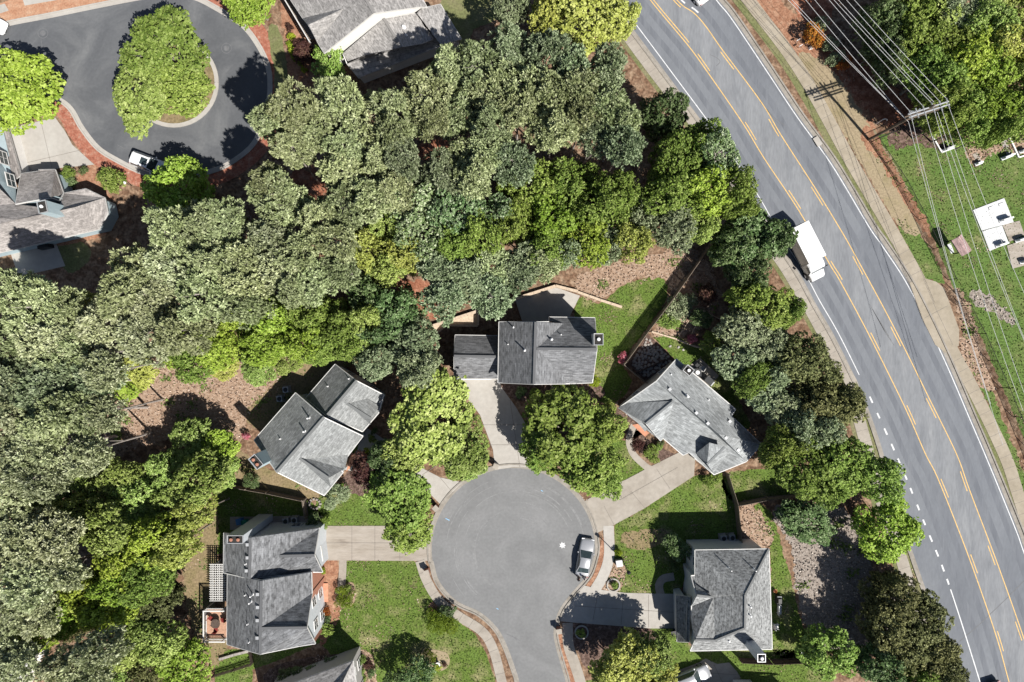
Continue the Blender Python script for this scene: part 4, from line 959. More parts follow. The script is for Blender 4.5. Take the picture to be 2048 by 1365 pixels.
# nominal form: radius, height, crown centre height, crown half height
FORM = {'decid':(4.5,10,6.2,3.8), 'small':(2.4,5.5,3.5,2.0), 'pine':(3.8,17,13.4,3.4), 'dense':(4.2,10,5.6,4.4), 'shrub':(1.1,1.5,.72,.75), 'ball':(1.2,1.9,.98,.92)}
SPEC = {  # material, form
 'pine':('L_pine','pine'), 'pineb':('L_pineb','pine'), 'pale':('L_pale','pine'), 'green':('L_green','decid'), 'bright':('L_bright','decid'), 'yellow':('L_yellow','decid'),
 'olive':('L_olive','decid'), 'white':('L_white','decid'), 'dark':('L_dark','dense'), 'dkolive':('L_dkolive','dense'), 'grey':('L_grey','decid'), 'midg':('L_green','dense'),
 'sgreen':('L_green','small'), 'sbright':('L_bright','small'), 'splum':('L_plum','small'), 'sdark':('L_dark','small'), 'sorange':('L_orange','small'), 'sgrey':('L_grey','small'),
 'bgreen':('L_green','shrub'), 'bdark':('L_dark','shrub'), 'bbox':('L_box','ball'), 'blime':('L_lime','shrub'), 'bplum':('L_plum','shrub'), 'borange':('L_orange','shrub'), 'bpink':('L_pinkf','shrub'), 'bgrey':('L_grey','shrub'), 'bbright':('L_bright','shrub')}
VAR = {}
def variants(sp):
    if sp in VAR: return VAR[sp]
    mt, fm = SPEC[sp]; Rr, ht, zc, az = FORM[fm]; out = []
    nv = {'pine':4,'decid':3,'dense':2,'small':2,'shrub':2,'ball':1}[fm]
    for i in range(nv):
        sd = sum(ord(c) for c in sp)*13+i*101
        if fm == 'pine': me, C, Q = crown_mesh('needles', sd, Rr, az, zc, 22, 560, 0, .52, 18, True, -.30, (.18,.34), .34)
        elif fm == 'decid': me, C, Q = crown_mesh('leaves', sd, Rr, az, zc, 34, 1750, .24, .31, 7, False, -.45, (.18,.34), .70)
        elif fm == 'dense': me, C, Q = crown_mesh('leaves', sd, Rr, az, zc, 36, 1800, .23, .30, 7, False, -.9, (.18,.30), .70)
        elif fm == 'small': me, C, Q = crown_mesh('leaves', sd, Rr, az, zc, 14, 480, .30, .28, 6, False, -.5, (.28,.42), .62)
        elif fm == 'shrub': me, C, Q = crown_mesh('leaves', sd, Rr, az, zc, 9, 260, .15, .14, 8, False, -.3, (.32,.46), .62)
        else: me, C, Q = crown_mesh('leaves', sd, Rr, az, zc, 5, 620, .10, .09, 8, False, -.2, (.50,.62), .7, 1.0)
        me.materials.append(M[mt])
        bk = M['barkp'] if fm == 'pine' else M['bark']
        r0 = {'pine':.24,'decid':.2,'dense':.18,'small':.09,'shrub':.04,'ball':.04}[fm]
        tm = trunk_mesh('trunk', sd, r0, zc+(az*.5 if fm == 'pine' else 0), C, zc, {'pine':10,'decid':9,'dense':6,'small':6,'shrub':4,'ball':2}[fm], bk, 2 if fm in ('pine','decid') else 0)
        out.append((me, tm))
    VAR[sp] = out
    return out
rt = random.Random(21)
NAME = {'pine':'pine_tree','decid':'leafy_tree','dense':'evergreen_tree','small':'small_tree','shrub':'shrub','ball':'clipped_shrub'}
tree_no = [0]
def tree(px, py, rpx, sp, ht, label, group=None, squash=1.0):
    mt, fm = SPEC[sp]; Rr, h0, zc, az = FORM[fm]; sz = ht/h0; hc = zc*sz
    p = P(px, py, hc); rm = rpx*S*(H-hc)/H; s = rm/Rr
    vs = variants(sp); me, tm = vs[tree_no[0] % len(vs)]; tree_no[0] += 1
    kind = NAME[fm]
    root = empty(kind, (p.x, p.y, 0), rt.uniform(0, 6.28), label, 'shrub' if fm in ('shrub','ball') else 'tree', group)
    q_ = rt.uniform(.86, 1.1); root.scale = (s*q_, s*squash/q_, sz); root.rotation_euler = (rt.uniform(-.07,.07), rt.uniform(-.07,.07), root.rotation_euler[2]) if fm not in ('shrub','ball') else root.rotation_euler
    link('trunk', tm, None, root); link('foliage' if fm in ('shrub','ball') else 'crown', me, None, root)
    return root
ADJ = {'pine':'grey green tufted pine','pineb':'blue green tufted pine','pale':'pale dusty green pine','green':'fresh green leafy tree','bright':'bright lime green leafy tree','yellow':'yellow green leafy tree','olive':'olive green leafy tree','white':'silvery white flecked leafy tree','dark':'dark evergreen tree','dkolive':'dark brownish olive evergreen tree','grey':'dull grey green leafy tree','midg':'mid green dense tree'}
def wood(lst, where, hts):
    for px, py, r, sp in lst:
        h_ = hts.get(sp, hts['*'])*rt.uniform(.93, 1.07)
        lab = ADJ[sp]+' '+where
        tree(px, py, r, sp, h_, lab, lab)
# upper band of the wood between the two courts
wood([(548,262,46,'pine'),(600,232,50,'pine'),(650,262,52,'pine'),(570,310,38,'pine'),(680,205,50,'pine'),(735,250,54,'pine'),(700,300,44,'pine'),(790,215,52,'pine'),(775,275,40,'pine'),(845,190,50,'pine'),(850,235,36,'pine'),(895,160,46,'pine'),(910,215,48,'pine'),(955,135,52,'pine'),(965,190,48,'pine'),(985,235,44,'pine'),(1012,105,46,'pineb'),(1020,170,48,'pine'),(1035,225,46,'pine'),(1075,120,46,'pineb'),(1090,180,50,'pine'),(1150,130,48,'pineb'),(1160,190,50,'pine'),(1105,235,46,'pine'),(1165,245,44,'pine'),(1215,150,44,'pineb'),(1225,205,48,'pine'),(1240,255,38,'pine'),(1110,285,42,'pine'),(1180,295,40,'pineb'),(1245,300,42,'pineb')],
     'in the upper wood band below the white walled house', {'*':17})
wood([(1040,195,34,'white')], 'showing among pines in the upper band of woods', {'*':15})
# second band
wood([(535,365,42,'pine'),(545,415,48,'pine'),(700,355,48,'pine'),(755,330,44,'pine'),(745,385,46,'pine'),(690,410,44,'pine'),(825,325,46,'pineb'),(800,370,42,'pine'),(885,345,42,'pineb'),(935,325,40,'pine'),(980,300,46,'pine'),(950,360,44,'pine'),(1010,345,42,'pineb'),(600,435,46,'pine'),(470,440,50,'pine'),(650,450,44,'pine')],
     'south of the red clay gap in the wood', {'*':16.5})
wood([(1060,385,56,'green'),(1130,370,60,'green'),(1110,440,62,'bright'),(1185,410,60,'green'),(1040,445,50,'green'),(1235,400,52,'green'),(1170,475,56,'bright'),(1100,500,46,'green'),(1345,320,62,'green'),(1400,300,44,'midg'),(1340,395,58,'green'),(1400,380,58,'bright'),(1450,390,46,'green')],
     'in the broad leaved clump left of the main road', {'*':13})
wood([(1440,320,46,'white'),(840,410,58,'white'),(905,440,58,'white'),(850,470,52,'white'),(920,490,46,'green'),(960,480,48,'green'),(1000,430,44,'white')], 'in the leafy middle of the wood', {'*':14})
wood([(735,490,46,'yellow'),(810,510,44,'yellow'),(765,545,40,'olive'),(790,460,46,'olive'),(1265,480,44,'yellow')], 'on the southern side of the wood', {'*':13})
wood([(1325,225,52,'dark')], 'at the road edge below the yellow green roadside tree', {'*':12})
wood([(1345,465,50,'grey'),(1395,460,40,'olive'),(1205,497,42,'grey'),(1275,430,38,'grey'),(1480,405,36,'green')], 'at the straw edge by the tall fence', {'*':11})
# left part of the wood
wood([(405,470,54,'pine'),(340,480,52,'pine'),(290,530,52,'pine'),(350,545,56,'pale'),(430,520,54,'pine'),(500,500,52,'pine'),(560,490,50,'pale'),(620,510,48,'pine'),(485,555,52,'pine'),(560,560,50,'pale'),(420,590,54,'pine'),(640,570,46,'pine'),(320,600,56,'pale'),(250,590,52,'pine'),(225,650,56,'pale'),(300,660,58,'pale'),(375,650,54,'pine'),(700,540,42,'pine'),(690,490,40,'pine'),(500,610,46,'pine'),(600,590,42,'pine')],
     'in the pine stand right of the tan house patio', {'*':17})
wood([(30,610,54,'pine'),(90,625,54,'pine'),(140,640,44,'pine'),(30,680,56,'pine'),(95,695,54,'pale'),(160,705,50,'pine'),(35,755,60,'pineb'),(105,765,58,'pineb'),(170,770,52,'pineb'),(200,730,40,'pale'),(30,830,60,'pale'),(95,835,58,'pine'),(155,840,52,'pine'),(200,820,38,'pale'),(35,905,60,'pale'),(100,905,54,'pale'),(165,900,46,'pale'),(30,985,56,'pale'),(90,970,48,'pale')],
     'in the pine stand along the left edge', {'*':17})
wood([(560,640,52,'bright'),(625,625,50,'green'),(680,635,48,'green'),(610,685,46,'bright'),(540,690,46,'bright'),(470,660,46,'bright'),(430,700,46,'bright'),(380,715,42,'green'),(650,690,40,'green'),(690,690,36,'green'),(500,640,40,'green'),(350,700,40,'bright'),(165,610,34,'yellow')], 'in the bright green belt above the clearing', {'*':11})
wood([(255,765,38,'bright'),(280,740,36,'yellow'),(520,735,40,'olive'),(580,715,36,'olive'),(455,735,30,'yellow')], 'along the upper rim of the straw clearing', {'*':5})
wood([(745,590,46,'dark'),(800,630,54,'dark'),(770,665,48,'dark'),(730,640,36,'olive')], 'behind the gap between two grey houses', {'*':12})
wood([(815,690,56,'grey'),(835,730,44,'grey'),(765,720,42,'grey'),(720,690,40,'olive')], 'leaning over the yard left of the low garage', {'*':11})
wood([(930,555,56,'pineb'),(985,530,50,'pine'),(895,600,44,'pineb'),(975,590,44,'pineb'),(1035,518,48,'pineb'),(1040,550,32,'pineb'),(1095,530,38,'pine'),(1140,515,36,'grey'),(880,545,44,'pineb')], 'overhanging the concrete pad in the middle', {'*':12})
# along the main road, right of the houses
wood([(1500,480,70,'dark'),(1540,480,44,'dark'),(1460,500,44,'dark'),(1500,530,50,'dark')], 'beside the delivery truck', {'*':10})
wood([(1535,605,58,'midg'),(1570,620,36,'green'),(1495,590,40,'midg')], 'roadside left of the pavement below the truck', {'*':9})
wood([(1490,660,52,'grey'),(1480,715,50,'grey'),(1530,680,44,'grey'),(1505,760,38,'green'),(1540,770,52,'grey'),(1560,810,42,'grey')], 'behind the patio of the long one storey house', {'*':8})
wood([(1590,710,56,'dkolive'),(1635,745,44,'dkolive'),(1660,800,58,'dkolive'),(1615,800,48,'dkolive'),(1690,800,34,'dkolive')], 'against the roadside pavement', {'*':10})
wood([(1600,855,48,'grey'),(1650,860,42,'grey'),(1560,900,46,'green')], 'between dark evergreens and the corner fence', {'*':10})
wood([(1610,930,64,'green'),(1680,930,66,'green'),(1745,955,52,'green'),(1640,970,44,'green')], 'above the fence corner by the dashed road line', {'*':10})
tree(1772,1062,66,'bright',9,'round bright green tree alone beside the dashed road line')
tree(1614,1046,60,'dark',5.5,'oval dark green tree alone on the straw yard', squash=.8)
tree(1658,1312,58,'midg',7.5,'round green tree below the straw yard, beside the lower edge')
wood([(1790,1190,56,'dkolive'),(1830,1240,58,'dkolive'),(1775,1260,54,'dkolive'),(1860,1300,50,'dkolive'),(1810,1310,58,'dkolive'),(1880,1350,50,'dkolive'),(1760,1330,50,'dark'),(1840,1365,46,'green'),(1900,1390,40,'bright')], 'in the clump by the solid white road line', {'*':9})
# front gardens
tree(862,838,96,'olive',9.5,'largest pale green tree between the pale driveway and the grey green house')
tree(918,900,62,'olive',8.5,'pale green tree leaning over the top of the round court')
tree(812,905,50,'olive',8,'pale green tree next to the curved front walk')
tree(945,928,36,'olive',6,'smallest pale green tree at the kerb of the bare court')
tree(1128,872,96,'midg',9.5,'largest dark leafy tree between the two middle driveways')
tree(1185,925,68,'midg',9,'broad dark leafy tree over the kerb between two driveways')
tree(1078,900,46,'midg',8,'dark leafy tree overhanging the top of the round court')
tree(1205,955,44,'green',7.5,'low green tree at the long driveway mouth')
tree(1205,855,44,'green',7.5,'green tree in front of the plum mulch bed')
tree(797,985,74,'midg',8.5,'round green tree between the short pale driveway and the lawn')
tree(815,1062,50,'midg',7.5,'rounded dark green tree overhanging the stained driveway')
tree(735,940,34,'splum',5,'plum leaved tree by the brick entrance of the grey green house')
tree(775,910,40,'dark',7.5,'shaded dark tree at the end of the curved walk')
wood([(1262,1330,62,'yellow'),(1305,1310,46,'olive'),(1225,1340,46,'yellow'),(1310,1350,44,'yellow')], 'shading the wide pale driveway at the lower edge', {'*':8})
tree(790,1362,26,'sdark',4.5,'dark small tree left of two at the bottom of the front lawn')
tree(835,1350,34,'sdark',4.8,'dark small tree right of two at the bottom of the front lawn')
# lower left wood
wood([(395,960,56,'olive'),(400,1030,38,'yellow'),(160,1030,54,'olive'),(230,1060,56,'olive'),(300,1085,60,'bright'),(360,1085,42,'yellow'),(110,1030,48,'olive'),(240,1130,56,'bright'),(300,1140,50,'green'),(180,1170,58,'bright'),(230,1210,54,'bright'),(260,1170,46,'bright'),(130,1230,48,'bright'),(70,1255,44,'bright'),(30,1270,40,'bright')],
     'in the leafy wood left of the brick fronted house', {'*':13})
wood([(50,1050,54,'pale'),(110,1090,54,'pale'),(40,1115,54,'pale'),(120,1140,46,'pale'),(60,1170,54,'pale'),(90,1210,44,'pale'),(30,1210,44,'pale'),(40,1320,50,'pale'),(140,1320,44,'pale'),(200,1300,44,'pale'),(180,1345,48,'pale')], 'in the lower left corner wood', {'*':16})
wood([(320,1210,44,'dkolive'),(280,1250,44,'olive'),(320,1275,44,'olive'),(270,1300,46,'olive'),(230,1340,44,'olive'),(300,1335,36,'dkolive')], 'in shade beside the raised deck', {'*':10})
wood([(385,892,58,'olive'),(435,905,48,'bright'),(445,940,40,'olive'),(330,948,48,'olive')], 'at the lower rim of the straw clearing', {'*':6.5})
wood([(250,960,44,'olive'),(205,990,54,'olive'),(275,1010,58,'olive'),(345,1020,58,'olive'),(150,965,42,'olive')], 'in the leafy wood just below the straw clearing', {'*':8})
tree(372,1335,58,'bright',8,'vivid yellow green tree at the lower edge left of the lattice fence')
tree(150,1255,30,'dkolive',9,'sparse brownish dark tree above the white roof tip')
# top left court
tree(335,105,84,'green',8,'large heart shaped tree, upper lobe on the traffic island',None)
tree(372,180,58,'green',7,'island tree nearest the white kerb of the traffic island')
tree(290,190,74,'olive',7.5,'twiggy island tree on the left side of the traffic island')
tree(22,180,84,'bright',9,'vivid green tree at the left edge beside the dark court')
tree(358,380,68,'bright',8,'vivid green tree overhanging the parked white suv')
tree(505,0,54,'bright',8,'vivid green tree at the top edge between court and house')
tree(655,125,38,'sgreen',5.5,'small green tree at the corner of the white-walled house')
tree(605,105,26,'splum',2.5,'bare twiggy dark shrub by the slatted awning')
tree(228,358,34,'bgreen',2.4,'oval green hedge shrub by the straw strip under the court',None,.75)
tree(135,350,16,'bgreen',1.6,'green shrub at the lower corner of the small driveway'); tree(145,364,10,'bdark',1.3,'dark small shrub behind the driveway corner shrub')
tree(168,342,8,'bdark',1.4,'narrow dark shrub casting a spiky shadow on the driveway')
for x, y, r in ((583,74,8),(581,88,8),(584,101,8),(588,111,7),(593,118,6),(600,128,6),(608,140,6)): tree(x, y, r, 'blime', .9, 'lime green round shrub in the row beside the slatted awning', 'lime shrubs in a row')
tree(578,55,8,'bplum',1.0,'plum red shrub in the mulch above the lime row')
tree(1165,40,80,'yellow',11,'broad yellow green tree at the top edge beside the main road'); tree(1235,45,40,'yellow',9,'yellow green tree touching the road at the top edge'); tree(1095,30,48,'yellow',10,'yellow green tree left of the broad one at the top edge')
tree(1015,15,38,'grey',9,'brownish olive tree at the top edge beside the pale lawn')
# wood at the top right
wood([(1800,35,56,'green'),(1860,25,56,'olive'),(1830,95,58,'green'),(1885,80,56,'green'),(1790,120,44,'dark'),(1870,145,58,'green'),(1925,120,58,'bright'),(1960,55,56,'olive'),(2020,30,56,'yellow'),(2010,100,58,'yellow'),(1960,160,58,'bright'),(1915,195,56,'green'),(1870,205,44,'green'),(2030,165,54,'olive'),(1980,215,56,'bright'),(1935,250,44,'green'),(2035,235,50,'green'),(1990,265,36,'green'),(1900,240,36,'green'),(1925,15,48,'pineb'),(1755,40,40,'dark'),(2080,120,56,'yellow'),(1770,90,36,'dark')], 'in the wood behind the power lines', {'*':11})
tree(1625,72,25,'borange',2.6,'big orange and green shrub under the power lines',None,.8); tree(1640,52,17,'bgrey',2.4,'grey green shrub merging with the big orange one'); tree(1660,88,16,'bgrey',2.2,'grey green shrub at the tip of the big orange one')
tree(1672,117,16,'bgrey',2.0,'grey green shrub below the orange pair'); tree(1688,128,14,'borange',1.9,'small orange shrub below the big one')
# garden shrubs
for x, y, r, sp, ht, lab in (
 (683,1184,11,'bbox',1.4,'clipped box ball, upper left of four in the front bed'),(697,1190,11,'bbox',1.5,'clipped box ball, upper right of four in the front bed'),(679,1203,10,'bbox',1.3,'clipped box ball, lower left of four in the front bed'),(694,1206,10,'bbox',1.3,'clipped box ball, lower right of four in the front bed'),(697,1176,8,'bgreen',1.1,'loose small shrub above the four box balls'),
 (872,1243,21,'bbox',2.2,'big clipped ball shrub by the curved pavement'),(893,1250,20,'bbox',2.2,'big clipped ball shrub nearest the curved pavement'),(893,1224,17,'bdark',1.8,'dark shrub behind the two big clipped balls'),
 (855,1316,14,'bbox',1.9,'clipped ball shrub in the oval bed on the lawn'),(873,1333,9,'blime',1.0,'low lime shrub in the oval bed beside the birdbath'),(889,1330,5,'bplum',.6,'tiny brown plant in the oval bed'),
 (644,1140,9,'blime',1.1,'lime shrub below the stained driveway corner'),(640,1128,8,'bbright',1.0,'bright low shrub at the brick porch'),
 (653,1043,13,'bgreen',1.6,'green shrub above the stained driveway corner'),(627,1040,15,'bdark',2.0,'rounded dark shrub at the house corner by the condensers'),
 (652,1222,9,'borange',1.2,'orange tinted shrub below the brick terrace'),(652,1256,18,'bgreen',1.8,'broad green shrub at the lower front corner of the brick house'),(655,1238,9,'bdark',1.2,'dark shrub between the orange and the broad green one'),
 (672,992,28,'sgrey',3,'soft grey green shrub at the lower tip of the grey green house'),(745,878,9,'bgreen',1.2,'round shrub inside the curved front walk'),(735,905,9,'blime',.9,'yellowish low shrub on the little front lawn'),(748,862,7,'bdark',1.0,'dark low shrub beside the curved front walk'),
 (502,960,17,'sdark',3.4,'small dark tree above the fence beside the leafy wood'),
 (1190,762,14,'blime',1.5,'yellow green shrub at the right corner of the charcoal house'),(1112,756,12,'sdark',5.8,'thin dark tree rising in front of the charcoal house'),
 (1165,790,12,'bgreen',1.2,'green low shrub below the charcoal house front'),(1070,790,13,'bgreen',1.1,'green shrub left of the front path of the charcoal house'),(1040,785,12,'bdark',1.2,'dark shrub at the left of the shaded front bed'),(1140,783,11,'bplum',1.0,'plum shrub in the shaded front bed'),
 (1246,716,12,'bpink',1.5,'dusky pink shrub at the foot of the stone bed fence'),(1384,679,10,'bpink',1.4,'bright red pink shrub by the garden edging'),(1497,0,1,'bplum',.3,''),
 (1305,907,17,'bgreen',1.4,'green shrub on the mulch by the long driveway'),(1317,893,9,'bgreen',1.0,'lighter green shrub above the driveway shrub'),(1320,885,8,'bdark',1.0,'dark shrub close to the front gable'),(1275,890,14,'splum',3.2,'dark leaved young tree in the plum mulch bed'),
 (1424,959,17,'bgreen',1.6,'rounded shrub below the garage of the long house'),(1218,815,16,'bgreen',1.6,'green shrub left of the long house corner'),
 (1237,1104,8,'blime',1.1,'yellow green round shrub behind the street lamp'),(1228,1171,8,'bgreen',.9,'green plants in the upper white ring planter'),(1162,1268,9,'bgreen',.9,'green plants in the shaded ring planter'),
 (1352,1095,26,'sdark',3.5,'shaded leafy tree by the front corner of the hip roofed house'),(1345,1135,11,'bdark',1.3,'dark shrub in the shade by the front walk'),(1342,1270,12,'bgreen',1.2,'green shrub at the foot of the lean-to'),
 (1355,620,24,'bgrey',1.8,'scrubby grey green bush right of the tall fence'),(1335,645,22,'bgreen',1.6,'scrubby green bush below the scrub right of the tall fence'),(1375,600,20,'bgrey',1.8,'upper scrubby bush right of the tall fence'),(1400,640,22,'sdark',3,'dark scrub near the white sticks'),(1415,595,22,'splum',3,'reddish dark scrub under the tall evergreens'),(1425,690,26,'sgreen',3,'green scrub at the end of the garden edging'),
 (493,872,8,'bpink',1.4,'pale pink flowering shrub at the house corner by the clearing'),
 (722,1320,10,'bgreen',1.1,'green shrub at the top of the striped shrub bed'),(738,1330,10,'bplum',1.0,'plum shrub at the right of the striped shrub bed'),(722,1344,9,'bgreen',1.0,'second green shrub down in the striped shrub bed'),(742,1346,10,'bdark',1.0,'dark green shrub right side of the striped shrub bed'),(728,1358,8,'bgreen',.9,'lowest green shrub in the striped shrub bed'),
 (600,1345,16,'bdark',1.6,'dark hedge shrub, middle of the shaded hedge'),(570,1350,15,'bdark',1.6,'dark hedge shrub, left end of the shaded hedge'),(630,1338,16,'bdark',1.6,'dark hedge shrub right of middle in the shaded hedge'),(660,1328,16,'bdark',1.7,'dark hedge shrub, right end of the shaded hedge'),
 (330,1165,16,'bgrey',1.5,'grey scrub at the stony edge of the dry lawn'),(350,1130,14,'bgrey',1.4,'upper grey scrub at the stony edge of the dry lawn'),(235,870,12,'bgreen',.9,'small green weed clump on the straw clearing'),
 (2030,1160,1,'bplum',.3,'')):
    if lab: tree(x, y, r, sp, ht, lab)
# ------------------------------------------------------------------ vehicles
def loft(rings, closed_ends=True):
    mb = MB(); n = len(rings[0]); vs = [v for r in rings for v in r]; fs = []
    for k in range(len(rings)-1):
        for i in range(n):
            j = (i+1)%n; fs.append((k*n+i, (k+1)*n+i, (k+1)*n+j, k*n+j))
    if closed_ends: fs += [tuple(range(n)), tuple(range((len(rings)-1)*n, len(rings)*n))[::-1]]
    mb.add(vs, fs); return mb
def car(label, px, py, head, paint, L=4.7, W=1.82, suv=False, group=None, name='parked_car', sunroof=False):
    root = empty(name, P(px, py, 0), head, label, 'car', group)      # +x is forward
    hb, hr = (1.02, 1.68) if suv else (.92, 1.43); hood = .98 if suv else .84; boot = 1.02 if suv else .95
    st = [(-.5,.36,.50,boot-.28),(-.485,.43,.34,boot-.10),(-.44,.475,.25,boot-.02),(-.3,.5,.22,hb+.01),(-.1,.5,.22,hb),(.1,.5,.22,hb),(.22,.5,.22,hb-.01),(.32,.495,.22,hood+.02),(.42,.47,.25,hood-.08),(.475,.42,.30,hood-.20),(.5,.34,.38,hood-.32)]
    rings = []
    for x, wf, zb, zt in st:
        w_ = W*wf; X = x*L
        rings.append([(X,-w_*.9,zb),(X,-w_,zb+.12),(X,-w_,zt-.18),(X,-w_*.95,zt-.05),(X,-w_*.75,zt),(X,0,zt+.03),(X,w_*.75,zt),(X,w_*.95,zt-.05),(X,w_,zt-.18),(X,w_,zb+.12),(X,w_*.9,zb)])
    body = loft(rings).build('body', paint, root, True)
    x0, x1, x2, x3 = (-.46, -.40, .04, .20) if suv else (-.39, -.22, .02, .20)   # rear base, rear roof, front roof, front base
    wb, wt = W*.455, W*.365
    B = lambda x, y, z: Vector((x*L, y, z))
    def quad(name, vs, mat, t=.03):
        mb = MB(); vs = [Vector(v) for v in vs]; n = (vs[1]-vs[0]).cross(vs[2]-vs[0]).normalized()
        k = len(vs); mb.add(vs+[v-n*t for v in vs], [tuple(range(k)), tuple(range(k,2*k))[::-1]]+[(i,(i+k),(i+1)%k+k,(i+1)%k) for i in range(k)])
        return mb.build(name, mat, root)
    cab = MB(); cb = [B(x0,-wb,hb-.05),B(x3,-wb,hb-.05),B(x3,wb,hb-.05),B(x0,wb,hb-.05)]; ct = [B(x1,-wt,hr-.03),B(x2,-wt,hr-.03),B(x2,wt,hr-.03),B(x1,wt,hr-.03)]
    cab.add(cb+ct, [(0,1,5,4),(1,2,6,5),(2,3,7,6),(3,0,4,7),(4,5,6,7)]); cab.build('cabin', paint, root)
    rr_ = []
    for x, k, dz in ((x1-.012,.86,-.02),(x1+.03,1,.02),((x1+x2)/2,1.02,.05),(x2-.03,1,.02),(x2+.012,.88,-.02)):
        rr_.append([B(x,-wt*k,hr-.04+dz*.3),B(x,-wt*k*.9,hr+dz*.7),B(x,0,hr+.02+dz),B(x,wt*k*.9,hr+dz*.7),B(x,wt*k,hr-.04+dz*.3)])
    loft(rr_, False).build('roof', paint, root, True)
    mix = lambda a, b, t: a+(b-a)*t
    ws = [cb[1],cb[2],ct[2],ct[1]]; c = sum(ws, Vector())/4
    quad('windscreen', [mix(c,v,.88)+Vector((.035,0,.03)) for v in ws], M['glass'])
    ws = [cb[3],cb[0],ct[0],ct[3]]; c = sum(ws, Vector())/4
    quad('rear_window', [mix(c,v,.86)+Vector((-.03,0,.035)) for v in ws], M['glass'])
    for sgn, idx in ((-1,(0,1,5,4)),(1,(2,3,7,6))):
        al = cb+ct; ws = [al[i] for i in idx]; c = sum(ws, Vector())/4
        quad('side_window', [mix(c,v,.86)+Vector((0,sgn*.025,.01)) for v in ws], M['glass'])
    for x in (-.30, .30):
        for sgn in (-1, 1):
            wr = .35 if suv else .32; y = sgn*(W*.5-.09)
            t = MB(); t.tube((x*L,y-.105,wr),(x*L,y+.105,wr),wr,wr,18)
            w_ = MB(); w_.tube((x*L,y-.11,wr),(x*L,y+.11,wr),wr*.62,wr*.62,14)
            ty = t.build('wheel', M['tyre'], root); w_.build('rim', M['rim'], ty)
    for sgn in (-1,1):
        m_ = MB(); m_.box((.475*L, sgn*W*.33, hood-.26),(.14,.36,.13), 0); m_.build('headlight', M['lamp'], root)
        m_ = MB(); m_.box((-.482*L, sgn*W*.34, boot-.2),(.12,.32,.14), 0); m_.build('tail_light', M['redlamp'], root)
        m_ = MB(); m_.box((.13*L, sgn*(W*.5+.09), hb+.03),(.14,.2,.13), 0, top=.8); m_.build('mirror', paint, root)
    if sunroof:
        m_ = MB(); m_.box(((x2-.10)*L,0,hr+.065),(.85,.85,.03)); m_.build('sunroof', M['glass'], root)
    m_ = MB(); m_.box((-.495*L,0,.62),(.03,.5,.13)); m_.build('number_plate', M['trim'], root)
    return root
def hd(a, b): return math.atan2(-(b[1]-a[1]), b[0]-a[0])
car('silver sedan parked along the kerb of the bare round court', 1169, 1112, hd((1164,1146),(1176,1078)), M['silver'], 4.75, 1.8)
car('white suv with a sunroof parked under the vivid green tree', 306, 332, hd((268,316),(340,344)), M['carwhite'], 4.9, 1.9, True, sunroof=True)
car('white car only half in view at the left edge by the dark court', -16, 48, hd((-40,30),(5,50)), M['carwhite'], 4.7, 1.85)
car('silver suv parked on the wide driveway at the lower edge', 1381, 1350, hd((1345,1368),(1425,1336)), M['silver'], 4.7, 1.9, True)
car('white car leaving the view at the top edge of the main road', 1386, -19, hd((1430,20),(1384,-42)), M['carwhite'], 4.6, 1.8, name='moving_car')
car('dark car coming into view at the lower edge of the main road', 1990, 1394, hd((1980,1360),(1996,1410)), M['carblue'], 4.6, 1.85, name='moving_car')

tr = empty('box_truck', P(1601,503), hd((1592,470),(1632,548)), 'white box delivery truck driving along the main road', 'truck')
b = MB(); b.box((-.75,0,2.02),(4.7,2.3,2.35)); b.build('cargo_box', M['carton'], tr)
b = MB()
for y in (-1.16,1.16):
    b.box((-.75,y,.92),(4.7,.04,.14)); b.box((-.75,y,3.12),(4.7,.04,.1))
    for x in (-3.08,1.58): b.box((x,y,2.02),(.08,.04,2.1))
b.build('rub_rail', M['metalw'], tr)
b = MB()
for k in range(3): b.box((.75+k*.32,-.35,3.205),(.05,.8,.02))
b.build('roof_rib', M['metalw'], tr)
b = MB(); b.box((-3.12,0,2.0),(.05,2.1,2.1)); b.build('roller_door', M['metalw'], tr)
rings = []
for x, w_, zt in ((1.68,1.02,2.35),(2.2,1.02,2.4),(2.75,1.0,2.2),(3.05,.98,1.45),(3.75,.9,1.3),(3.95,.82,1.05)):
    rings.append([(x,-w_,.45),(x,-w_,zt-.15),(x,-w_*.85,zt),(x,w_*.85,zt),(x,w_,zt-.15),(x,w_,.45)])
cb_ = loft(rings).build('cab', M['carwhite'], tr)
b = MB(); b.add([(2.80,-.82,2.14),(3.06,-.82,1.52),(3.06,.82,1.52),(2.80,.82,2.14),(2.74,-.82,2.10),(3.0,-.82,1.48),(3.0,.82,1.48),(2.74,.82,2.10)],[(0,1,2,3),(7,6,5,4),(0,4,5,1),(1,5,6,2),(2,6,7,3),(3,7,4,0)]); b.build('windscreen', M['glass'], tr)
for y in (-1.03,1.03):
    b = MB(); b.box((2.4,y,1.85),(.75,.03,.55)); b.build('side_window', M['glass'], tr)
    b = MB(); b.box((2.85,y*1.2,1.75),(.12,.25,.4)); b.build('mirror', M['plast'], tr)
    b = MB(); b.box((3.93,y*.62,.85),(.08,.3,.18)); b.build('headlight', M['lamp'], tr)
b = MB(); b.box((.2,0,.68),(7.0,.9,.22)); b.box((3.92,0,.55),(.16,1.8,.22)); b.build('chassis', M['plast'], tr)
for x in (-2.0, 3.05):
    for y in (-.95,.95):
        t = MB(); t.tube((x,y-.14,.42),(x,y+.14,.42),.42,.42,18); ty = t.build('wheel', M['tyre'], tr)
        t = MB(); t.tube((x,y-.15,.42),(x,y+.15,.42),.22,.22,12); t.build('rim', M['rim'], ty)

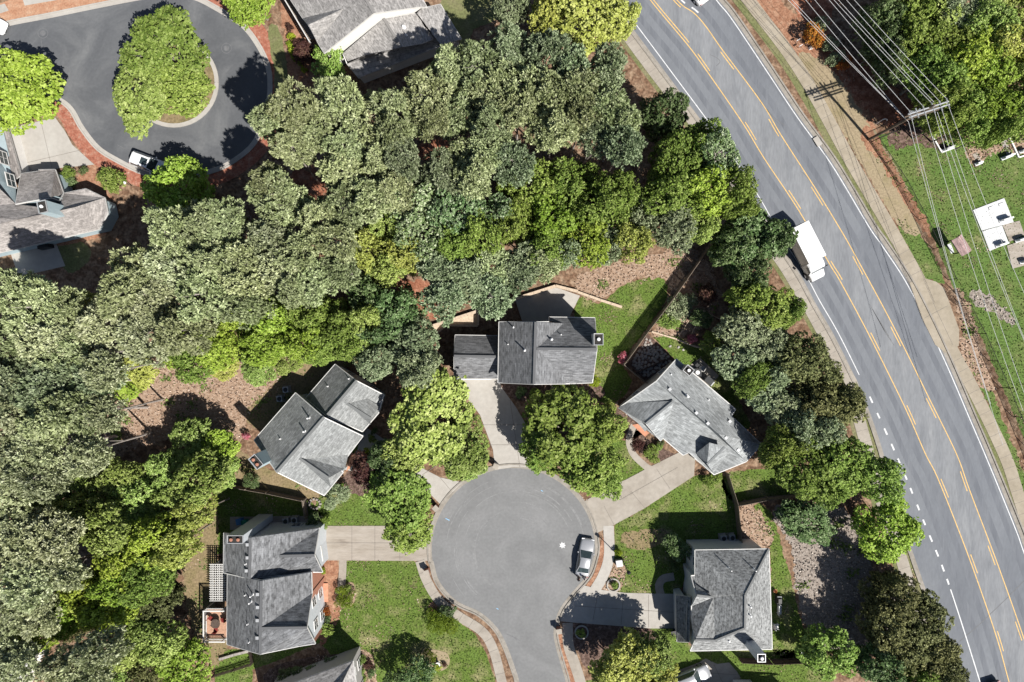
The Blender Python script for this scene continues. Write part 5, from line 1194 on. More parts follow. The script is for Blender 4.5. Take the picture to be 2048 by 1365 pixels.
# ------------------------------------------------------------------ person beside the sedan
def skin_body(name, joints, edges, mat, parent, sub=2):
    me = bpy.data.meshes.new(name); me.from_pydata([j[0] for j in joints], edges, []); me.update()
    o = link(name, me, mat, parent); m = o.modifiers.new("skin", 'SKIN'); m.use_smooth_shade = True
    sv = me.skin_vertices[0].data
    for i, j in enumerate(joints):
        r = j[1]; sv[i].radius = r if isinstance(r, tuple) else (r, r)
        sv[i].use_root = (i == 0)
    o.modifiers.new("sub", 'SUBSURF').levels = sub; o.modifiers["sub"].render_levels = sub
    return o
def person(px, py, rz, label, shirt):
    root = empty('person', P(px, py), rz, label, 'person')
    J = [((0,0,.95),(.15,.11)),((0,0,1.18),(.135,.10)),((0,.0,1.38),(.17,.11)),((0,.01,1.50),(.06,.06)),((0,.02,1.60),(.075,.085)),((0,.02,1.70),(.07,.085)),
         ((-.19,0,1.42),.06),((-.23,.02,1.16),.046),((-.22,.12,.93),.034),((-.22,.16,.86),.03),
         ((.19,0,1.42),.06),((.24,.02,1.16),.046),((.22,.14,.95),.034),((.22,.18,.88),.03),
         ((-.09,0,.88),.10),((-.10,.03,.50),.068),((-.11,-.02,.09),.045),((-.11,.14,.045),.038),
         ((.09,0,.88),.10),((.11,.05,.50),.068),((.12,.03,.09),.045),((.12,.19,.045),.038)]
    E = [(0,1),(1,2),(2,3),(3,4),(4,5),(2,6),(6,7),(7,8),(8,9),(2,10),(10,11),(11,12),(12,13),(0,14),(14,15),(15,16),(16,17),(0,18),(18,19),(19,20),(20,21)]
    skin_body('body', J, E, M['skin'], root)
    g_ = lambda l: [(p, tuple(x*1.14+.008 for x in (r if isinstance(r,tuple) else (r,r)))) for p, r in l]
    sj = [J[0],J[1],J[2],((0,.005,1.455),(.075,.07)),J[6],((-.21,.01,1.28),.056),J[10],((.215,.01,1.28),.056)]
    skin_body('shirt', g_(sj), [(0,1),(1,2),(2,3),(2,4),(4,5),(2,6),(6,7)], shirt, root)
    tj = [((0,0,.97),(.15,.115)),J[14],J[15],((-.108,-.015,.14),.055),J[18],J[19],((.118,.032,.14),.055)]
    skin_body('trousers', g_(tj), [(0,1),(1,2),(2,3),(0,4),(4,5),(5,6)], M['cloth_d'], root)
    m_ = MB(); m_.lathe((0,.0,1.64), [(.088,-.02),(.098,.05),(.09,.11),(.05,.15),(.005,.16)], 14); m_.build('hair', M['plast'], root, True)
    for s in (-1,1):
        m_ = MB(); m_.box((s*.11,.07,.035),(.095,.27,.07),0,top=.8); m_.build('shoe', M['plast'], root)
        m_ = MB(); m_.lathe((s*.03,.105,1.655),[(.012,-.008),(.012,.008)],8); m_.build('eye', M['plast'], root)
        m_ = MB(); m_.box((s*.085,.02,1.645),(.02,.04,.06)); m_.build('ear', M['skin'], root)
        for k in range(4):
            y = .19+k*.0; x = s*.22+(k-1.5)*.019
            skin_body('finger', [((x,.17,.85),.0095),((x,.185,.815-abs(k-1.5)*.004),.009),((x,.18,.785+abs(k-1.5)*.006),.007)], [(0,1),(1,2)], M['skin'], root, 1)
        skin_body('thumb', [((s*.20-s*.012,.19,.88),.011),((s*.20-s*.028,.215,.86),.010),((s*.20-s*.03,.225,.83),.008)], [(0,1),(1,2)], M['skin'], root, 1)
    m_ = MB(); m_.box((0,.115,1.63),(.024,.03,.045),0,top=.6); m_.build('nose', M['skin'], root)
    m_ = MB(); m_.box((0,.105,1.585),(.05,.012,.012)); m_.build('mouth', M['redlamp'], root)
person(1156, 1152, R(60), 'person in dark trousers standing behind the silver sedan', M['cloth_d'])
person(1166, 1150, R(-20), 'person in a pale shirt standing closest to the kerb behind the silver sedan', M['cloth_l'])

# ------------------------------------------------------------------ power pole and wires
pole = empty('utility_pole', P(1737,280), 0, 'tall wooden utility pole with two crossarms full of insulators', 'utility pole')
base = P(1737,280); o0 = base
top = P(1862,224,11.2); top2 = Vector((base.x+(top.x-base.x)*1.0, base.y+(top.y-base.y)*1.0, 11.6))
bx = base+(Vector((0,0,0)))
pm = MB(o0); pt_ = Vector((base.x+.9, base.y+.25, 11.9)); pm.tube(base-Vector((0,0,.2)), pt_, .19, .12, 12); pm.build('pole', M['polewood'], pole)
armd = (P(1899,206,11.2)-P(1818,232,11.2)); armd.z = 0; AL = armd.length; armd.normalize(); armn = Vector((-armd.y, armd.x, 0))
ac = (P(1899,206,11.2)+P(1818,232,11.2))/2; ac.z = 11.2
for k, dz in ((.17,0),(-.17,0)):
    m_ = MB(o0); m_.beam(ac-armd*AL/2+armn*k+Vector((0,0,dz)), ac+armd*AL/2+armn*k+Vector((0,0,dz)), .13, .16); m_.build('crossarm', M['galv'], pole)
ac2 = ac-Vector((0,0,1.3))
for k in (.17,-.17):
    m_ = MB(o0); m_.beam(ac2-armd*AL*.42+armn*k, ac2+armd*AL*.42+armn*k, .12, .14); m_.build('crossarm', M['polewood'], pole)
for t in (-.46,-.3,-.12,.1,.28,.46):
    for sd in (1,-1):
        p = ac+armd*AL*t+armn*sd*.55
        m_ = MB(o0)
        for q in range(4): m_.tube(p-armn*sd*(q*.12), p-armn*sd*(q*.12+.05), .085, .085, 10)
        m_.tube(p, ac+armd*AL*t, .025, .025, 6); m_.build('insulator', M['galv'], pole)
for t in (-.38,-.3,-.2):
    m_ = MB(o0); p = ac+armd*AL*t+armn*.32-Vector((0,0,.1)); m_.tube(p, p-Vector((0,0,.55)), .1, .1, 10); m_.tube(p, p+Vector((0,0,.18)), .03, .03, 6); m_.build('cutout_switch', M['galv'], pole)
for t in (-.42,-.12,.1,.3,.46):
    m_ = MB(o0); a_, b_ = ac+armd*AL*t+armn*.5, ac+armd*AL*t-armn*.5
    pts = [a_.lerp(b_, i/8)+Vector((0,0,-.5*math.sin(math.pi*i/8)))+armd*(.25*math.sin(math.pi*i/8)) for i in range(9)]
    m_.path(pts, .02, 5); m_.build('jumper_wire', M['wire'], pole)
m_ = MB(o0); m_.tube(ac-armd*AL*.35-Vector((0,0,.15)), Vector((pt_.x,pt_.y,9.2)), .03, .03, 6); m_.build('brace', M['galv'], pole)
def wire(a, b, sag, label, r=.02):
    a, b = Vector(a), Vector(b); mb = MB(a)
    n = 24; pts = [a.lerp(b, i/n)+Vector((0,0,-sag*4*(i/n)*(1-i/n))) for i in range(n+1)]
    mb.path(pts, r, 5); o = mb.build('power_line', M['wire']); o.location = a
    return tag(o, label, 'power line', 'overhead lines on the utility pole')
A_ = lambda t, sd, dz=0: ac+armd*AL*t+armn*sd*.55+Vector((0,0,dz))
nm = ['outermost pale power line on the wood side','second power line from the wood side','third power line from the wood side','fourth power line from the wood side','fifth power line from the wood side','power line nearest the road at crossarm height']
ends = [(1717,0),(1701,0),(1685,0),(1676,0),(1666,0),(1637,0)]
for i, (t, e) in enumerate(zip((.46,.28,.16,.1,-.12,-.46), ends)):
    a = A_(t, 1); q = P(e[0], e[1], 11.2); d = q-a; wire(a, a+d*2.2, .5, nm[i]+', upper left of the pole')
ends = [(1978,406),(1961,430),(1952,425),(1945,460),(1927,460),(1885,460)]
for i, (t, e) in enumerate(zip((.46,.28,.16,.1,-.12,-.46), ends)):
    a = A_(t, -1); q = P(e[0], e[1], 11.0); d = q-a; wire(a, a+d*2.6, .5, nm[i]+', crossing the cemetery grass')
lo = Vector((pt_.x-.2, pt_.y-.4, 7.4))
for px, lab in ((1582,'lower telephone cable nearest the road'),(1590,'lower telephone cable beside the nearest one'),(1617,'lone thin cable above the red mulch')):
    q = P(px, 0, 7.4); d = q-lo; wire(lo, lo+d*2, .4, lab+', upper left of the pole', .022)
for px, lab in ((1880,'lower telephone cable crossing the cemetery grass nearest its fence'),):
    q = P(px, 460, 7.4); d = q-lo; wire(lo, lo+d*3, .4, lab, .022)

# ------------------------------------------------------------------ fences and walls
def fence(line, hgt, label, mat, gap=0.0, bw=.14, post_every=2.4, cat='fence', name='wooden_fence', postmat=None, thick=.04, rails=True):
    pts = [P(*p) for p in line]; o0 = pts[0]; root = empty(name, o0, 0, label, cat)
    mb = MB(o0); rl = MB(o0)
    for a, b in zip(pts[:-1], pts[1:]):
        d = b-a; L = d.length; d.normalize(); ang = math.atan2(d.y, d.x); n = int(L/(bw+gap))
        for i in range(n): mb.box(a+d*((i+.5)*(bw+gap))+Vector((0,0,hgt/2+random.uniform(-.015,.015))), (bw-.012, thick, hgt), ang)
        if rails:
            nn = Vector((-d.y,d.x,0))*.05
            for z in (.35, hgt-.3): rl.beam(a+nn+Vector((0,0,z)), b+nn+Vector((0,0,z)), .06, .1)
        k = max(1, int(L/post_every))
        for i in range(k+1):
            p_ = MB(o0); p_.box(a+d*(L*i/k)+Vector((-d.y,d.x,0))*.09+Vector((0,0,hgt/2+.05)), (.1,.1,hgt+.1), ang); p_.build('post', postmat or mat, root)
    mb.build('boards', mat, root)
    if rails: rl.build('rail', mat, root)
fence([(1424,480),(1388,531),(1342.5,596),(1291.5,663),(1249,722),(1243,729)], 2.1, 'long tall wooden fence between the straw bank and the evergreens', M['fencewood'], .006)
fence([(1243,729),(1289,766)], 1.9, 'short wooden fence from the stone bed to the long house wall', M['fencewood'], .006)
fence([(1449,945),(1468,1005),(1476,1084)], 1.8, 'wooden fence joining the long house and the hip roofed house', M['fencewood'], .01)
fence([(1470,1006),(1530,994),(1600,988)], 1.8, 'wooden fence above the oval dark tree', M['fencewood'], .01)
fence([(1694,1000),(1722,1060),(1748,1150),(1758,1215),(1768,1300),(1772,1380)], 1.8, 'slatted wooden fence between the straw yard and the roadside trees', M['fencedark'], .10, .09)
fence([(461,968),(540,982),(612,997)], 1.7, 'wooden fence below the grey green roofed house', M['fencewood'], .01)
fence([(612,997),(617,1032)], 1.7, 'short wooden fence meeting the brick house corner', M['fencewood'], .01)
fence([(1476,1316),(1540,1319),(1610,1316)], 1.5, 'dark wooden fence below the tall leaning chimney', M['fencedark'], .01)
fence([(430,1349),(470,1337),(507,1325)], 1.0, 'low lattice fence at the lower left lawn', M['fencedark'], .08, .08, 1.8)
fence([(507,1325),(504,1300)], 1.0, 'short low fence joining the lattice one to the house', M['fencedark'], .08, .08, 1.8)
fence([(1268,748),(1330,720)], .5, 'low edging fence inside the stone bed', M['fencedark'], .01, .3, 3)
def chain(line, label, hgt=1.7, every=2.6):
    pts = [P(*p) for p in line]; o0 = pts[0]; root = empty('chain_link_fence', o0, 0, label, 'fence')
    mb = MB(o0)
    for a, b in zip(pts[:-1], pts[1:]):
        d = b-a; L = d.length; d.normalize()
        mb.tube(a+Vector((0,0,hgt)), b+Vector((0,0,hgt)), .035, .035, 6); mb.tube(a+Vector((0,0,.1)), b+Vector((0,0,.1)), .015, .015, 5)
        n = int(L/.16)
        for i in range(n):
            x0 = L*i/n
            for s_ in (1,-1):
                x1 = min(max(x0+s_*hgt*.6, 0), L); z1 = abs(x1-x0)/.6
                if z1 > .2: mb.tube(a+d*x0+Vector((0,0,.1)), a+d*x1+Vector((0,0,.1+min(z1,hgt-.1))), .009, .009, 3, False)
        k = max(1, int(L/every))
        for i in range(k+1):
            p_ = MB(o0); q = a+d*(L*i/k); p_.tube(q, q+Vector((0,0,hgt+.1)), .045, .045, 8); p_.build('post', M['chain'], root)
    mb.build('mesh', M['chain'], root)
chain([(1744,284),(1800,368),(1838,440),(1865,498),(1896,560)], 'black chain link fence from the utility pole to the gate')
chain([(1744,284),(1790,264),(1835,243)], 'short black chain link fence running from the pole to the wood')
chain([(1924,612),(1953,668),(2000,775),(2048,890),(2090,1000)], 'black chain link fence below the gate along the meadow')
for (a, b, lab) in (((1897,582),(1909,609),'black mesh gate leaf swung out towards the driveway'),((1905,580),(1927,604),'black mesh gate leaf across the opening')):
    p, q = P(*a), P(*b); root = empty('gate', p, 0, lab, 'gate'); d = (q-p); L = d.length; d.normalize(); f = MB(p); g_ = MB(p)
    for z in (.15,1.6): f.tube(p+Vector((0,0,z)), q+Vector((0,0,z)), .03, .03, 6)
    for t in (0,L): f.tube(p+d*t+Vector((0,0,.1)), p+d*t+Vector((0,0,1.65)), .03, .03, 6)
    n = 14
    for i in range(n):
        x0 = L*i/n; x1 = min(x0+.8, L)
        g_.tube(p+d*x0+Vector((0,0,.15)), p+d*x1+Vector((0,0,.15+(x1-x0)/.8*1.4)), .008, .008, 3, False); g_.tube(p+d*x0+Vector((0,0,1.6)), p+d*x1+Vector((0,0,1.6-(x1-x0)/.8*1.4)), .008, .008, 3, False)
    f.build('gate_frame', M['chain'], root); g_.build('mesh', M['chain'], root)
def lowwall(line, hgt, wd, label, mat, name='retaining_wall', cat='wall'):
    pts = [P(*p) for p in line]; mb = MB(pts[0])
    for a, b in zip(pts[:-1], pts[1:]):
        L = (b-a).length; n = max(1, int(L/1.2)); d = (b-a)/n
        for i in range(n): mb.beam(a+d*i+Vector((0,0,hgt+random.uniform(-.012,.012))), a+d*(i+.985)+Vector((0,0,hgt+random.uniform(-.012,.012))), wd, hgt)
    o = mb.build(name, mat); o.location = pts[0]; return tag(o, label, cat)
lowwall([(867,652),(957.6,622.5),(1045,594),(1111,573),(1155,584)], .6, .35, 'long angled timber wall behind the charcoal house and its concrete pad', M['timber'])
lowwall([(1155,585),(1200,601),(1243,615)], .5, .3, 'timber wall tail running out onto the lawn', M['timber'])
lowwall([(957,625),(956,651)], .4, .25, 'short timber wall end beside the paved triangle', M['timber'])
lowwall([(956,652),(892,651),(873,668)], .35, .25, 'timber edge below the paved triangle', M['timber'])
lowwall([(1303,664),(1350,678),(1378,690),(1405,698),(1425,715),(1452,745)], .25, .18, 'pale curved garden edging above the patio lawn', M['timber'], 'garden_edging', 'edging')
lowwall([(440,1317),(470,1308),(503,1300)], .35, .3, 'low stone wall above the lattice fence', M['stone'], 'stone_wall')
for (a, b, lab) in (((1356,674),(1392,617),'left of two long pale poles lying in the scrub'),((1380,672),(1405,622),'right of two long pale poles lying in the scrub'),((1405,622),(1440,640),'pale pole lying across to the evergreens'),((1342,595),(1372,609),'short pale pole beside the tall fence')):
    p, q = P(*a), P(*b); m_ = MB(p); m_.tube(p+Vector((0,0,.25)), q+Vector((0,0,.4)), .05, .04, 7); o = m_.build('pole_rail', M['timber']); o.location = p; tag(o, lab, 'pole')

# stones in the bed and loose stones
rs = random.Random(5); sp = 0
def rock(px, py, r, label, group=None, mat='stone', name='stone'):
    m_ = MB(); n = 7; vs = []; fs = []
    for k, (rad, z) in enumerate(((1.0,0),(.95,.35),(.6,.6))):
        for i in range(n):
            a = 2*math.pi*i/n; q = rad*rs.uniform(.8,1.15); vs.append((math.cos(a)*r*q, math.sin(a)*r*q*.8, z*r))
    for k in range(2):
        for i in range(n): fs.append((k*n+i, k*n+(i+1)%n, (k+1)*n+(i+1)%n, (k+1)*n+i))
    fs.append(tuple(range(2*n,3*n))); m_.add(vs, fs); o = m_.build(name, M[mat]); o.location = P(px,py,0)+Vector((0,0,.03)); o.rotation_euler = (0,0,rs.uniform(0,6))
    return tag(o, label, 'stone', group)
bed = [Vector(p) for p in ((1293,676),(1332,708),(1342,722),(1292,754),(1262,730))]
def inside(p, poly):
    c = False; j = len(poly)-1
    for i in range(len(poly)):
        if (poly[i].y > p.y) != (poly[j].y > p.y) and p.x < (poly[j].x-poly[i].x)*(p.y-poly[i].y)/(poly[j].y-poly[i].y)+poly[i].x: c = not c
        j = i
    return c
placed = []
while len(placed) < 90 and sp < 3000:
    sp += 1; p = Vector((rs.uniform(1258,1345), rs.uniform(674,758)))
    if inside(p, bed) and all((p-q).length > 5.4 for q in placed):
        placed.append(p); rock(p.x, p.y, rs.uniform(.18,.29), 'one of the dark rounded stones covering the bed by the tall fence', 'stones covering the bed')
for x, y, l in ((1340,693,'first flat pale stepping stone from the fence side'),(1357,695,'middle flat pale stepping stone on the back lawn'),(1366,700,'largest flat pale stepping stone on the back lawn')): rock(x, y, .2, l, None, 'concrete_w', 'stepping_stone')

# ------------------------------------------------------------------ deck, pergola, garden things
D0 = P(412,1248); deck = empty('raised_deck', D0, 0, 'raised brown deck with a white railing behind the brick fronted house', 'deck')
a, b = P(413.5,1217,2.7), P(452,1278,2.7)
m_ = MB(D0); n = int(abs(a.y-b.y)/.15)
for i in range(n): m_.box(((a.x+b.x)/2+.15, a.y-(i+.5)*.15, 2.68), (abs(b.x-a.x)+.3, .14, .05))
m_.build('deck_floor', M['deckwood'], deck)
x0, x1, y0, y1 = P(413.5,0,2.7).x, P(453,0,2.7).x+.2, a.y, b.y
for (p, q) in (((x0,y0),(x1,y0)),((x0,y0),(x0,y1)),((x0,y1),(x1,y1))):
    r_ = MB(D0); P0_, P1_ = Vector((p[0],p[1],0)), Vector((q[0],q[1],0)); d = P1_-P0_; L = d.length
    for z in (3.62,2.85): r_.beam(P0_+Vector((0,0,z)), P1_+Vector((0,0,z)), .14 if z > 3 else .09, .07)
    for i in range(int(L/.13)): r_.box(P0_+d*(i+.5)/int(L/.13)+Vector((0,0,3.2)), (.035,.035,.7))
    r_.build('railing', M['trim'], deck)
for x in (x0,x1-.4):
    for y in (y0,y1): r_ = MB(D0); r_.box((x,y,1.85),(.13,.13,3.6)); r_.build('post', M['trim'], deck)
r_ = MB(D0); r_.box(((x0+x1)/2,y0-.1,2.58),(x1-x0,.08,.2)); r_.box(((x0+x1)/2,y1+.1,2.58),(x1-x0,.08,.2)); r_.build('joist', M['trim'], deck)
tb = empty('patio_table', P(436,1243,2.7), 0, 'round dark table with chairs on the raised deck', 'table')
m_ = MB(); m_.lathe((0,0,0), [(.25,0),(.06,.05),(.05,.68),(.55,.70),(.55,.74)], 20); m_.build('table_top', M['fencedark'], tb)
for k in range(3):
    an = k*2.1+.4; c = empty('patio_chair', P(436,1243,2.7)+Vector((math.cos(an)*.85, math.sin(an)*.85, 0)), an+math.pi/2, ['reddish chair facing the deck table from the right','chair at the deck table towards the pergola','chair at the deck table towards the lower railing'][k], 'chair', None)
    m_ = MB(); m_.box((0,0,.44),(.48,.48,.05)); m_.build('seat', M['door'], c); m_ = MB(); m_.box((0,-.24,.75),(.48,.05,.55)); m_.build('backrest', M['door'], c)
    for x in (-.2,.2):
        for y in (-.2,.2): m_ = MB(); m_.box((x,y,.21),(.04,.04,.42)); m_.build('leg', M['door'], c)
G0 = P(436,1165); pg = empty('pergola', G0, 0, 'white lattice pergola against the back of the brick fronted house', 'pergola')
xa, xb, ya, yb = P(419,0,2.6).x, P(455,0,2.6).x, P(0,1129,2.6).y, P(0,1202,2.6).y
m_ = MB(G0)
for i in range(17): y = ya+(yb-ya)*i/16; m_.box(((xa+xb)/2,y,2.62),(xb-xa,.07,.06))
m_.build('lattice', M['trim'], pg)
m_ = MB(G0)
for i in range(8): x = xa+.15+(xb-xa-.3)*i/7; m_.box((x,(ya+yb)/2,2.5),(.07,yb-ya,.14))
m_.build('rafter', M['trim'], pg)
for x in (xa+.3,(xa+xb)/2):
    m_ = MB(G0); m_.box((x,(ya+yb)/2,2.35),(.1,ya-yb,.16)); m_.build('beam', M['trim'], pg)
    for y in (ya-.3,yb+.3): m_ = MB(G0); m_.box((x,y,1.15),(.12,.12,2.3)); m_.build('post', M['trim'], pg)
T0 = P(590,45); tl = empty('slatted_awning', T0, 0, 'dark slatted awning with white edges along the side of the white walled house', 'awning')
q = [P(566,-6,2.6), P(600,-6,2.6), P(640,72,2.6), P(618,82,2.6)]
m_ = MB(T0)
for i in range(24):
    t = (i+.5)/24; m_.beam(q[0].lerp(q[3],t), q[1].lerp(q[2],t), .19, .05)
m_.build('slats', M['fencewood'], tl)
for u, v in ((0,3),(1,2)): m_ = MB(T0); m_.beam(q[u]+Vector((0,0,.06)), q[v]+Vector((0,0,.06)), .12, .22); m_.build('edge_beam', M['trim'], tl)
for u in range(4): m_ = MB(T0); m_.box((q[u].x,q[u].y,1.25),(.12,.12,2.5)); m_.build('post', M['trim'], tl)

def condenser(px, py, label, group=None):
    c = empty('air_conditioner', P(px,py), .1, label, 'air conditioner', group)
    m_ = MB(); m_.box((0,0,.42),(.72,.72,.78),0,top=.96); m_.build('casing', M['metalw'], c)
    m_ = MB(); m_.lathe((0,0,.815), [(.28,0),(.28,.02),(.20,.02),(.20,.0)], 18); m_.build('fan_guard', M['metald'], c)
    m_ = MB(); m_.box((0,0,.015),(.95,.95,.06)); m_.build('pad', M['concrete'], c)
for x, y, l in ((563,797,'air conditioner nearer the clearing behind the grey green house'),(575,779,'air conditioner nearer the gap behind the grey green house'),(575,1040,'left air conditioner at the shaded end of the brick house'),(592,1038,'right air conditioner at the shaded end of the brick house'),(1444,1074,'left air conditioner behind the hip roofed house'),(1461,1073,'right air conditioner behind the hip roofed house')): condenser(x, y, l)
def bin_(px, py, mat, label):
    c = empty('wheelie_bin', P(px,py), .2, label, 'bin'); m_ = MB(); m_.box((0,0,.5),(.66,.7,-.95),0,top=.8); m_.build('bin_body', M[mat], c)
    m_ = MB(); m_.box((0,0,1.0),(.7,.76,.08)); m_.build('lid', M[mat], c)
    for s in (-1,1): m_ = MB(); m_.tube((s*.3-.03,-.32,.12),(s*.3+.03,-.32,.12),.12,.12,10); m_.build('wheel', M['tyre'], c)
bin_(484,1040,'bluebin','blue wheelie bin in the shade beside the brick house chimney'); bin_(494,1043,'greenbin','green wheelie bin in the shade beside the brick house chimney')
bin_(1345,1262,'plast','dark wheelie bin on the driveway at the lean-to')
def mailbox(px, py, rz, label, brick=True):
    c = empty('mailbox', P(px,py), rz, label, 'mailbox')
    m_ = MB(); m_.box((0,0,.55),(.55,.5,1.1)); m_.build('pillar', M['brick'] if brick else M['trim'], c)
    m_ = MB(); m_.box((0,0,1.14),(.68,.62,.09)); m_.build('cap', M['concrete'], c)
    m_ = MB(); m_.tube((-.12,-.3,.9),(-.12,.02,.9),.11,.11,10); m_.tube((-.12,-.3,.9),(-.12,-.31,.9),.12,.12,10); m_.build('letter_box', M['plast'], c)
mailbox(1117,1256,R(10),'brick mailbox pillar at the kerb below the wide pale driveway'); mailbox(855,1140,R(20),'brick mailbox pillar beside the curved pavement'); mailbox(992,930,R(-20),'pale mailbox pillar at the top of the bare court', False); mailbox(873,1013,R(45),'brick mailbox pillar under the twiggy tree')
lp = empty('street_lamp', P(1243,1117), R(-40), 'slim black street lamp on the lawn beside the bare court', 'street lamp')
m_ = MB(); m_.tube((0,0,0),(0,0,4.9),.07,.045,10); m_.lathe((0,0,0),[(.16,0),(.14,.35),(.07,.5)],12); m_.build('post', M['metald'], lp)
m_ = MB(); m_.lathe((0,0,4.85),[(.05,0),(.17,.08),(.21,.45),(.24,.47),(.10,.62),(.02,.72)],14); m_.build('lantern', M['metald'], lp)
def ring(px, py, r, label):
    m_ = MB(); n = 28; c = P(px,py)
    for i in range(n):
        a0, a1 = 2*math.pi*i/n, 2*math.pi*(i+.94)/n; m_.beam(Vector((math.cos(a0)*r,math.sin(a0)*r,.22)), Vector((math.cos(a1)*r,math.sin(a1)*r,.22)), .16, .24)
    o = m_.build('ring_planter', M['concrete_w']); o.location = c; tag(o, label, 'planter')
ring(1226.5,1170,.78,'white stone ring planter on the mulch above the wide driveway'); ring(1163,1264,.8,'white stone ring planter in tree shade below the wide driveway')
m_ = MB(); m_.box((0,0,.35),(.75,.75,.7),.15,top=.92); m_.box((0,0,.72),(.8,.8,.06),.15); o = m_.build('utility_box', M['metalw']); o.location = P(1237,1124); tag(o,'pale green grey utility box beside the yellow green round shrub','utility box')
bb = empty('birdbath', P(877,1325), 0, 'white birdbath in the oval bed on the front lawn', 'birdbath')
m_ = MB(); m_.lathe((0,0,0), [(.2,0),(.08,.1),(.07,.6),(.3,.72),(.32,.78),(.25,.74),(.02,.7)], 18); m_.build('bowl', M['marble'], bb)
def small_tree_stake(px, py):
    t_ = empty('young_tree', P(px,py), 0, 'bare young tree in the lawn beside the bare court', 'tree'); m_ = MB(); m_.tube((0,0,0),(.05,.05,2.0),.03,.015,6)
    for k in range(9):
        z = .8+k*.14; a = k*2.4; m_.tube((.03,.03,z),(math.cos(a)*.35,math.sin(a)*.35,z+.35),.012,.005,4)
    m_.build('trunk', M['bark'], t_)
small_tree_stake(1262,1077)
gb = empty('patio_grill', P(96,494), .2, 'long black covered grill on the tree-shaded patio slab', 'grill')
m_ = MB(); m_.box((0,0,.5),(1.6,.65,1.0),0,top=.85); m_.build('cover', M['coverblack'], gb); m_ = MB(); m_.box((0,0,1.0),(1.3,.5,.22),0,top=.75); m_.build('lid', M['coverblack'], gb)
def chair2(px, py, rz, label, mat='metald'):
    c = empty('patio_chair', P(px,py,0)+Vector((0,0,.06)), rz, label, 'chair')
    m_ = MB(); m_.box((0,0,.43),(.6,.58,.09)); m_.build('seat', M[mat], c); m_ = MB(); m_.box((0,-.29,.78),(.6,.06,.65),0,-.15); m_.build('backrest', M[mat], c)
    for s in (-1,1):
        m_ = MB(); m_.box((s*.3,0,.62),(.06,.6,.05)); m_.build('armrest', M[mat], c)
        for y in (-.24,.26): m_ = MB(); m_.box((s*.27,y,.2),(.05,.05,.4)); m_.build('leg', M[mat], c)
chair2(1394,731,R(130),'dark patio chair facing the patio table of the long house','metald'); chair2(1402,737,R(60),'white patio chair on the patio of the long house','trim')
t2 = empty('patio_table', P(1392,745)+Vector((0,0,.06)), 0, 'dark square patio table with a white plate on the long house patio', 'table')
m_ = MB(); m_.box((0,0,.7),(.95,.95,.06)); m_.build('table_top', M['metald'], t2)
for x in (-.4,.4):
    for y in (-.4,.4): m_ = MB(); m_.box((x,y,.34),(.06,.06,.68)); m_.build('leg', M['metald'], t2)
m_ = MB(); m_.lathe((0,0,.73),[(.22,0),(.26,.03),(.02,.03)],18); m_.build('plate', M['marble'], t2)
gr2 = empty('patio_storage', P(1416,762)+Vector((0,0,.06)), R(-40), 'black topped storage box by the lower end of the patio', 'storage box')
m_ = MB(); m_.box((0,0,.4),(1.1,.75,.8)); m_.build('chest', M['metalw'], gr2); m_ = MB(); m_.box((-.1,0,.83),(1.0,.78,.06)); m_.build('lid', M['metald'], gr2)
for x, y, lab in ((1550,1195,'potted plants and dark grill at the right wall of the hip roofed house'),):
    c = empty('patio_grill', P(x+4,y+2), 0, 'dark grill against the right wall of the hip roofed house', 'grill')
    m_ = MB(); m_.box((0,0,.42),(.55,1.1,.84)); m_.build('cabinet', M['metald'], c); m_ = MB(); m_.box((0,0,.95),(.5,.7,.22),0,top=.8); m_.build('lid', M['plast'], c)
c = empty('patio_bench', P(1556,1216), 0, 'grey garden bench against the right wall of the hip roofed house', 'bench')
m_ = MB(); m_.box((0,0,.43),(.5,1.3,.06)); m_.build('seat', M['metalw'], c); m_ = MB(); m_.box((-.25,0,.75),(.05,1.3,.6)); m_.build('backrest', M['metalw'], c)
for y in (-.55,.55): m_ = MB(); m_.box((0,y,.2),(.45,.06,.4)); m_.build('leg', M['metalw'], c)
chair2(1549,1250,R(-90),'white garden chair at the right wall of the hip roofed house','trim'); chair2(1604,1302,R(20),'white garden chair beside the round green tree','trim')
pa = empty('potted_plant', P(1549,1181), 0, 'potted orange flowers beside the dark grill', 'plant pot')
m_ = MB(); m_.lathe((0,0,0),[(.16,0),(.22,.35),(.24,.36),(.2,.33),(.02,.32)],14); m_.build('pot', M['terracotta'], pa)
m_ = MB()
for k in range(24): a = k*2.4; m_.box((math.cos(a)*.14*(k%3)/2,math.sin(a)*.14*(k%3)/2,.42+.03*(k%4)),(.09,.09,.02),a,.4)
m_.build('flowers', M['L_orange'], pa)
fr_ = empty('fire_pit', P(630,1008), 0, 'ring of pale stones around a small fire pit beside the fence end', 'fire pit')
m_ = MB()
for i in range(11): a = i*2*math.pi/11; m_.box((math.cos(a)*.7,math.sin(a)*.6,.12),(.3,.26,.24),a,top=.8)
m_.build('stone_ring', M['stone'], fr_)
dv = MB(); dv.lathe((0,0,0),[(.3,0),(.3,.5),(.26,.62),(.02,.64)],14); o = dv.build('water_butt', M['greenbin']); o.location = P(277,770); tag(o, 'small turquoise barrel at the upper rim of the straw clearing', 'barrel')
for x, y, lab in ((237,373,'white globe lamp beside the hedge shrub'),):
    c = empty('garden_lamp', P(264,372), 0, lab, 'garden lamp'); m_ = MB(); m_.tube((0,0,0),(0,0,1.5),.04,.03,8); m_.build('post', M['metald'], c); m_ = MB(); m_.lathe((0,0,1.45),[(.06,0),(.17,.1),(.19,.2),(.14,.31),(.02,.36)],14); m_.build('globe', M['marble'], c)
